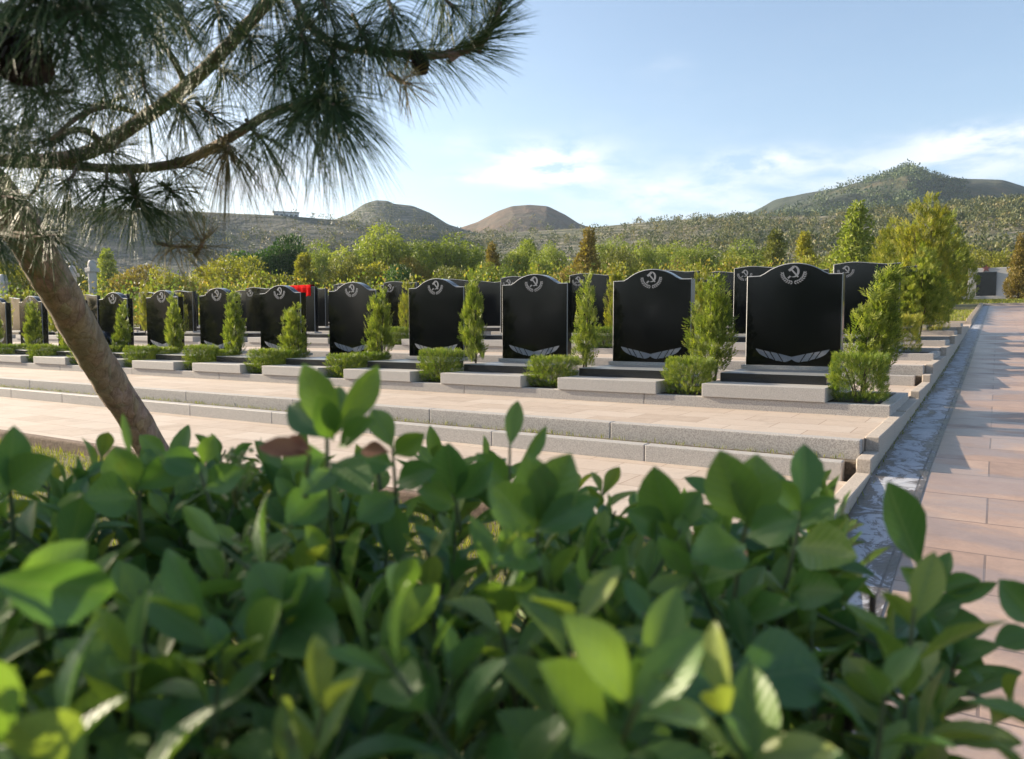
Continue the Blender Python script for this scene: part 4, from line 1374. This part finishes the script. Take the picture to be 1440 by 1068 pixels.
# the rest of the crown, out of the picture to the left and above
for i in range(26):
    x, y, d = rng.uniform(-900, -110), rng.uniform(-420, 330), rng.uniform(1.2, 2.1)
    a = px_d(x, y, d); b = a + rng.normal(0, .05, 3) + np.array([0, 0, -.03])
    needles(a, b - a, .1, 120, .125, M['needle'], pine, .4, (25, 85), (.1, .6), wid=.002)


k = 0
while k < 47:  # unseen tufts added along the sun's rays to shade the hedge
    h_ = RT * rng.uniform(-.9, .5) + FW * rng.uniform(.25, .8) + UP * rng.uniform(-.35, -.05)
    a = h_ + np.array(SUN_DIR) * rng.uniform(1.6, 3.4)
    dd = a @ FW
    if dd > .15 and 720 + FPX * (a @ RT) / dd > -90: continue
    b = a + rng.normal(0, .05, 3) + np.array([0, 0, -.03])
    needles(a, b - a, .12, 70, .125, M['needle'], pine, .4, (25, 85), (.1, .6), wid=.0036)
    k += 1


def cone(p, r, ax):
    """open pine cone with overlapping scales"""
    n = 90
    k = np.arange(n); t = (k + .5) / n
    th = k * 2.39996
    ax = np.asarray(ax, float); ax /= np.linalg.norm(ax)
    a = np.cross(ax, [.3, .2, .9]); a /= np.linalg.norm(a); b = np.cross(ax, a)
    rad = r * np.sin(math.pi * (.12 + .80 * t)) * .62
    C = np.asarray(p) + ax * ((t - .5) * 2.2 * r)[:, None]
    O = a * np.cos(th)[:, None] + b * np.sin(th)[:, None]
    V = []; F = []
    core = 8
    for i in range(n):
        base = C[i] + O[i] * rad[i] * .3
        tip = C[i] + O[i] * (rad[i] + r * .30) + ax * r * .22
        s = np.cross(O[i], ax) * r * .30
        up = ax * r * .10
        q = len(V)
        V += [base - s * .4, base + s * .4, tip + s * .8, tip - s * .8, base - s * .4 - up, base + s * .4 - up, tip + s * .6 - up, tip - s * .6 - up]
        for f in ((0, 1, 2, 3), (7, 6, 5, 4), (0, 4, 5, 1), (1, 5, 6, 2), (2, 6, 7, 3), (3, 7, 4, 0)):
            F.append([q + z for z in f])
    v, f = tube([np.asarray(p) - ax * r, np.asarray(p), np.asarray(p) + ax * r], [r * .25, r * .42, r * .2], 8)
    q = len(V); V += list(v); F += [[z + q for z in ff] for ff in f]
    return mesh('pine_cone', V, F, M['cone'], pine)


cone(px_d(590, 87, 1.35), .017, (.3, .1, -1))
cone(px_d(22, 78, .86), .031, (.8, .3, -.5))

# ------------------------------------------------------------------ the hedge


def leaf_batch(B, A, N, L, Wd, curl):
    """broad obovate leaves; 7 x 5 grid each"""
    n = len(B); A = A / np.linalg.norm(A, axis=1)[:, None]
    S = np.cross(A, N); S /= np.linalg.norm(S, axis=1)[:, None]; N = np.cross(S, A)
    ts = np.array([0, .10, .24, .40, .56, .72, .87, .95, 1.0]); ws = np.array([.05, .16, .54, .86, 1.0, .90, .56, .26, .03])
    us = np.array([-1, -.5, 0, .5, 1.0])
    V = np.zeros((n, len(ts), len(us), 3)); UV = np.zeros_like(V)
    for i, (t, w) in enumerate(zip(ts, ws)):
        for j, u in enumerate(us):
            fold = abs(u) * w * .24
            wave = .06 * math.sin(t * 9 + u * 2)
            V[:, i, j] = B + A * (L * t)[:, None] + S * (Wd * .5 * u * w)[:, None] + N * (Wd * (fold + wave * abs(u) * .6) + L * curl * -(t ** 2))[:, None]
            UV[:, i, j] = (u * w, t, 0)
    m_, k_ = len(ts), len(us)
    F = np.array([[i * k_ + j, i * k_ + j + 1, (i + 1) * k_ + j + 1, (i + 1) * k_ + j] for i in range(m_ - 1) for j in range(k_ - 1)])
    F = (F[None] + (np.arange(n) * m_ * k_)[:, None, None]).reshape(-1, 4)
    return V.reshape(-1, 3), F, UV.reshape(-1, 3), m_ * k_


rng = np.random.default_rng(31)
hedge = empty('hedge', tuple(px_d(700, 900, .6) * np.array([1, 1, 0]) + np.array([0, 0, -1.19])))
tag(hedge, 'glossy broad-leaved green hedge close in front of the terraces', 'hedge')
HO = np.array(hedge.location)


def shoot_leaves(base, tip, nnode, L0, tone):
    base = np.asarray(base, float); tip = np.asarray(tip, float)
    ax = tip - base; ln = np.linalg.norm(ax); ax /= ln
    ref = rdir(1)[0]; a = np.cross(ax, ref); a /= np.linalg.norm(a); b = np.cross(ax, a)
    B, A, N, L, Wd, Cu, Ti = [], [], [], [], [], [], []
    ph = rng.uniform(0, 6.28)
    for k in range(nnode):
        t = (k + .6) / nnode
        c = base + ax * ln * t
        for s in range(2):
            th = ph + k * math.pi / 2 + s * math.pi + rng.normal(0, .25)
            o = a * math.cos(th) + b * math.sin(th)
            ang = R(72 - 40 * t + rng.normal(0, 10))
            d = ax * math.cos(ang) + o * math.sin(ang)
            nn = ax * math.sin(ang) - o * math.cos(ang)
            B.append(c + o * .002); A.append(d + rng.normal(0, .12, 3)); N.append(nn + rng.normal(0, .18, 3))
            l = L0 * (1.05 - .45 * max(0, t - .55) / .45) * rng.uniform(.8, 1.15)
            L.append(l); Wd.append(l * rng.uniform(.37, .50)); Cu.append(rng.uniform(-.08, .32)); Ti.append(np.clip(tone + rng.normal(0, .13) + .15 * (t > .8), 0, 1))
    return [np.array(z) for z in (B, A, N, L, Wd, Cu, Ti)]


def build_leaves(name, parts, parent, m=None, stuff=False):
    B, A, N, L, Wd, Cu, Ti = [np.concatenate(z) for z in zip(*parts)]
    V, F, UV, k = leaf_batch(B - HO, A, N, L, Wd, Cu)
    o = mesh(name, V, F, m or M['leaf'], parent, smooth=True, tint=np.repeat(Ti, k), uv=UV)
    if stuff: o['kind'] = 'stuff'
    return o


def uvd(u, d, z):
    return RT * u + FW * d + UP * z


def top_z(u, d):
    x = 720 + FPX * u / d
    base = -.134 - .026 * min(1, max(0, (x - 600) / 150)) * (1 if d > .42 else .3)
    base -= .065 * min(1, max(0, (x - 1130) / 160)) * (1 if d > .42 else .25)
    return base


all_shoots = []
for i in range(1060):
    d = .22 + .66 * rng.uniform() ** .9
    u = rng.uniform(-1.3, .70) if i % 3 else (rng.uniform(-.7, .0) * d / .6 if i % 2 else rng.uniform(-.45, .45))
    xpix = 720 + FPX * u / d
    if xpix > 1400 and d > .36: continue
    if xpix > 1180 and d > .62: continue
    lim = top_z(u, d)
    if d < .34: lim = min(lim, -.34 * d - .012)
    layer = rng.uniform()
    z = lim - .42 * layer ** 1.6 + rng.normal(0, .008)
    tip = uvd(u, d, z)
    base = tip - UP * rng.uniform(.07, .12) + RT * rng.normal(0, .035) + FW * rng.normal(0, .035)
    all_shoots.append((layer, base, tip))
all_shoots.sort(key=lambda s: s[0])
deep = []
stV, stF = [], []
ptw = 0


def add_tube(V0, F0, pts, r, seg=6):
    v, f = tube(pts, r, seg)
    b = len(V0); V0 += [np.asarray(q) - HO for q in v]; F0 += [tuple(i + b for i in ff) for ff in f]


for k, (layer, base, tip) in enumerate(all_shoots):
    u = tip @ RT; d = tip @ FW; x = 720 + FPX * u / d
    leaves = shoot_leaves(base, tip, 5 if layer < .5 else 4, rng.uniform(.042, .062), rng.uniform(.10, .85))
    if k < 150 and -150 < x < 1560 and ptw < 88:
        ptw += 1
        s = build_leaves('shoot', [leaves], hedge)
        V0, F0 = [], []
        add_tube(V0, F0, [base, (base + tip) / 2, tip + (tip - base) * .02], [.0018, .0015, .001])
        mesh('twig', V0, F0, M['twig'], s)
    else:
        deep.append(leaves)
        add_tube(stV, stF, [base, (base + tip) / 2, tip], [.0018, .0015, .001], 5)
build_leaves('foliage', deep, hedge, stuff=True)
mesh('twigs', stV, stF, M['twig'], hedge)['kind'] = 'stuff'
sv, sf = [], []
for i in range(95):
    u = rng.uniform(-1.4, .55); d = rng.uniform(.28, .8)
    if 720 + FPX * u / d > 1350: continue
    p1 = uvd(u, d, -.3 + rng.uniform(-.1, .08)); p0 = uvd(u * .97 + rng.normal(0, .05), .55 + rng.normal(0, .08), -1.2)
    add_tube(sv, sf, catmull([p0, (p0 + p1) / 2 + rng.normal(0, .03, 3), p1], 4), [.007, .005, .003], 6)
o = mesh('stems', sv, sf, M['stem'], hedge); o['kind'] = 'stuff'


def hero_leaf(bx, by, bd, tx, ty, td, wpx, face=.9, tone=.5, curl=.08, roll=0.0):
    b = px_d(bx, by, bd); t = px_d(tx, ty, td)
    A = t - b; L = np.linalg.norm(A)
    view = -(b / np.linalg.norm(b))
    side = np.cross(A / L, view)
    N = view * face + side * roll + UP * .25
    w = wpx / FPX * bd
    return [np.array(z) for z in ([b], [A], [N], [L], [w], [curl], [tone])]


def hero_shoot(stem, leaves, r=.0016, m=None):
    s = build_leaves('shoot', leaves, hedge, m)
    V0, F0 = [], []
    add_tube(V0, F0, catmull([px_d(*p) for p in stem], 4), [r * 1.2, r, r * .7])
    mesh('twig', V0, F0, M['twig'], s)
    return s


# sprig that stands up before the fifth grave
hero_shoot([(470, 780, .52), (462, 690, .5), (460, 600, .5), (466, 590, .5)],
           [hero_leaf(470, 612, .50, 428, 514, .48, 52, tone=.62), hero_leaf(472, 610, .50, 534, 516, .50, 44, tone=.68, roll=.5), hero_leaf(468, 620, .5, 450, 560, .46, 40, tone=.45), hero_leaf(474, 630, .5, 520, 590, .47, 38, tone=.5, roll=-.3), hero_leaf(466, 660, .5, 430, 690, .45, 46, tone=.5), hero_leaf(462, 618, .5, 402, 568, .52, 44, tone=.15, roll=-.4),
            hero_leaf(460, 640, .5, 398, 650, .47, 44, tone=.3), hero_leaf(464, 650, .5, 520, 690, .47, 56, tone=.45), hero_leaf(462, 690, .5, 405, 735, .47, 60, tone=.35), hero_leaf(470, 604, .5, 478, 540, .52, 30, tone=.6)])
hero_shoot([(560, 780, .6), (556, 690, .58), (552, 630, .57)],
           [hero_leaf(553, 632, .57, 524, 574, .58, 38, tone=.65), hero_leaf(553, 640, .57, 594, 612, .55, 36, tone=.7, roll=.4), hero_leaf(554, 655, .57, 500, 640, .55, 44, tone=.3),
            hero_leaf(555, 680, .57, 610, 660, .55, 44, tone=.4), hero_leaf(556, 700, .57, 505, 730, .54, 52, tone=.4)])
hero_shoot([(716, 740, .62), (716, 690, .62), (717, 628, .62)], [hero_leaf(717, 630, .62, 728, 562, .63, 27, tone=.7, curl=.15), hero_leaf(724, 668, .62, 772, 600, .63, 24, tone=.5, roll=.8),
            hero_leaf(716, 690, .62, 672, 640, .6, 44, tone=.45), hero_leaf(716, 700, .62, 760, 672, .6, 40, tone=.4)])
hero_shoot([(650, 760, .6), (640, 700, .59), (634, 650, .58)], [hero_leaf(640, 700, .58, 628, 626, .57, 60, tone=.35, roll=-.3), hero_leaf(640, 705, .58, 690, 650, .57, 44, tone=.4), hero_leaf(640, 710, .58, 590, 690, .55, 42, tone=.5)])
hero_shoot([(760, 830, .5), (755, 740, .49), (750, 700, .48)], [hero_leaf(755, 745, .48, 800, 640, .47, 74, tone=.6), hero_leaf(752, 745, .48, 745, 640, .47, 70, tone=.5, roll=.3), hero_leaf(752, 750, .47, 690, 680, .45, 66, tone=.55),
            hero_leaf(752, 750, .47, 840, 700, .46, 50, tone=.3), hero_leaf(752, 770, .46, 700, 790, .42, 74, tone=.6)])
hero_shoot([(930, 800, .55), (940, 740, .55), (950, 710, .54)], [hero_leaf(945, 745, .54, 918, 660, .53, 66, tone=.55, roll=-.3), hero_leaf(945, 750, .54, 985, 690, .54, 44, tone=.5), hero_leaf(945, 755, .54, 885, 720, .52, 46, tone=.35)])
hero_shoot([(1030, 860, .5), (1045, 760, .49), (1056, 720, .48)], [hero_leaf(1052, 740, .48, 1012, 638, .47, 78, tone=.62, roll=-.2), hero_leaf(1052, 742, .48, 1066, 640, .48, 72, tone=.6, roll=.3), hero_leaf(1050, 755, .47, 1120, 730, .45, 60, tone=.3), hero_leaf(1048, 770, .47, 980, 780, .43, 74, tone=.5)])
hero_shoot([(1090, 890, .56), (1115, 780, .56), (1128, 715, .56)], [hero_leaf(1128, 716, .56, 1134, 624, .57, 50, tone=.25, roll=.4), hero_leaf(1126, 720, .56, 1088, 676, .55, 36, tone=.5), hero_leaf(1120, 740, .56, 1172, 700, .55, 34, tone=.4),
            hero_leaf(1118, 770, .55, 1200, 780, .5, 70, tone=.65), hero_leaf(1105, 830, .54, 1180, 830, .5, 66, tone=.4)])
hero_shoot([(1240, 990, .56), (1270, 900, .57), (1300, 830, .58), (1330, 800, .58)],
           [hero_leaf(1296, 800, .58, 1236, 672, .57, 60, tone=.18, curl=-.12, roll=.2), hero_leaf(1310, 830, .58, 1336, 776, .58, 26, tone=.3), hero_leaf(1312, 830, .58, 1380, 815, .57, 32, tone=.35), hero_leaf(1308, 835, .58, 1270, 800, .57, 30, tone=.6),
            hero_leaf(1300, 850, .58, 1405, 822, .56, 26, tone=.3, roll=.6), hero_leaf(1290, 865, .57, 1225, 920, .52, 58, tone=.3, roll=.5), hero_leaf(1290, 870, .57, 1350, 845, .55, 46, tone=.2), hero_leaf(1280, 880, .57, 1390, 880, .55, 50, tone=.25),
            hero_leaf(1276, 900, .57, 1380, 930, .52, 56, tone=.3), hero_leaf(1275, 900, .57, 1200, 960, .5, 60, tone=.45), hero_leaf(1310, 828, .58, 1310, 782, .58, 22, tone=.75)])
hero_shoot([(1470, 900, .5), (1460, 870, .5), (1450, 860, .5)], [hero_leaf(1462, 880, .5, 1408, 818, .5, 56, tone=.35), hero_leaf(1455, 875, .5, 1470, 800, .5, 40, tone=.4), hero_leaf(1460, 890, .5, 1400, 905, .5, 40, tone=.3)])
hero_shoot([(20, 780, .55), (15, 700, .54), (5, 660, .53)], [hero_leaf(10, 690, .53, 22, 600, .53, 46, tone=.3, roll=.4), hero_leaf(12, 690, .53, 72, 645, .52, 60, tone=.6), hero_leaf(10, 695, .53, -40, 640, .52, 60, tone=.4)])
hero_shoot([(200, 760, .58), (195, 700, .57), (190, 670, .56)], [hero_leaf(190, 690, .56, 160, 630, .55, 56, tone=.55, roll=-.3), hero_leaf(190, 690, .56, 262, 640, .56, 46, tone=.25, roll=.4), hero_leaf(185, 650, .56, 172, 580, .57, 12, tone=.6), hero_leaf(192, 700, .55, 120, 700, .52, 66, tone=.45)])
hero_shoot([(300, 720, .56), (290, 690, .56), (280, 660, .56)], [hero_leaf(285, 655, .56, 300, 612, .56, 30, tone=.6), hero_leaf(285, 665, .56, 225, 640, .55, 44, tone=.35), hero_leaf(287, 690, .55, 340, 660, .55, 46, tone=.5)])
# big leaves right under the lens
hero_shoot([(60, 900, .34), (40, 840, .32), (-20, 820, .30)], [hero_leaf(-20, 815, .30, 165, 835, .33, 105, tone=.3, roll=.6), hero_leaf(10, 860, .32, 120, 760, .34, 70, tone=.55)])
hero_shoot([(390, 960, .42), (395, 900, .42), (400, 870, .42)], [hero_leaf(398, 880, .42, 330, 880, .40, 96, tone=.3), hero_leaf(398, 880, .42, 470, 910, .38, 90, tone=.3), hero_leaf(398, 870, .42, 360, 790, .43, 70, tone=.5), hero_leaf(398, 870, .42, 460, 800, .43, 70, tone=.4)])
hero_shoot([(1000, 1010, .36), (1010, 950, .36), (1060, 930, .37)], [hero_leaf(1020, 960, .36, 1160, 935, .37, 120, tone=.15), hero_leaf(1020, 960, .36, 930, 880, .38, 60, tone=.5, roll=.5), hero_leaf(1020, 965, .35, 900, 990, .33, 100, tone=.3)])
# shrivelled brown leaves
hero_shoot([(430, 700, .47), (432, 660, .465), (436, 640, .46)], [hero_leaf(436, 640, .46, 366, 622, .45, 34, tone=.3, curl=.25, roll=.3), hero_leaf(440, 634, .46, 396, 616, .46, 26, tone=.3, curl=.3)], m=M['dry'])
hero_shoot([(535, 690, .58), (530, 650, .58), (528, 640, .58)], [hero_leaf(548, 636, .52, 506, 630, .52, 26, tone=.3, curl=.3, roll=.3)], m=M['dry'])


def bud_cluster(x, y, d, n, r):
    c = px_d(x, y, d)
    V0, F0 = [], []
    for i in range(n):
        q = c + np.clip(rng.normal(0, 1, 3), -1.6, 1.6) * r * np.array([.6, .6, 1.0])
        s = rng.uniform(.0016, .0028)
        b = len(V0)
        ring = [(0, 0, 1), (.87, 0, .3), (.27, .83, .3), (-.7, .5, .3), (-.7, -.5, .3), (.27, -.83, .3), (.6, .45, -.6), (-.25, .7, -.6), (-.75, 0, -.6), (-.25, -.7, -.6), (.6, -.45, -.6), (0, 0, -1)]
        V0 += [q + np.array(z) * s - HO for z in ring]
        for k in range(5):
            k2 = (k + 1) % 5
            F0 += [(b, b + 1 + k, b + 1 + k2), (b + 1 + k, b + 6 + k, b + 1 + k2), (b + 1 + k2, b + 6 + k, b + 6 + k2), (b + 11, b + 6 + k2, b + 6 + k)]
        if i % 2 == 0:
            add_tube(V0, F0, [c - UP * r * 1.6, (c + q) / 2 - UP * r * .4, q], [.0007, .0006, .0004], 4)
    return mesh('flower_bud_cluster', V0, F0, M['bud'], hedge, smooth=True)


for b_ in ((330, 675, .60, 34, .014), (380, 790, .50, 40, .016), (350, 770, .52, 24, .012), (860, 770, .60, 30, .014), (1050, 850, .60, 46, .02), (1020, 880, .62, 30, .015), (300, 1040, .4, 26, .012), (1340, 925, .6, 24, .013)):
    bud_cluster(*b_)

# ------------------------------------------------------------------ the hazy air
m, T = mat('haze_air')
vol = T.n('ShaderNodeVolumePrincipled', {'Color': (.68, .82, 1.0, 1), 'Density': HAZE, 'Anisotropy': .25}).outputs[0]
out = T.n('ShaderNodeOutputMaterial'); T.t.links.new(vol, out.inputs['Volume'])
hz = MB().box(-1600, 1600, -1600, 1600, -3.0, 158).build('haze', m)
hz['kind'] = 'stuff'

# ------------------------------------------------------------------ lift everything so the ground is near z = 0
for o in scene.objects:
    if o.parent is None:
        o.location.z += LIFT
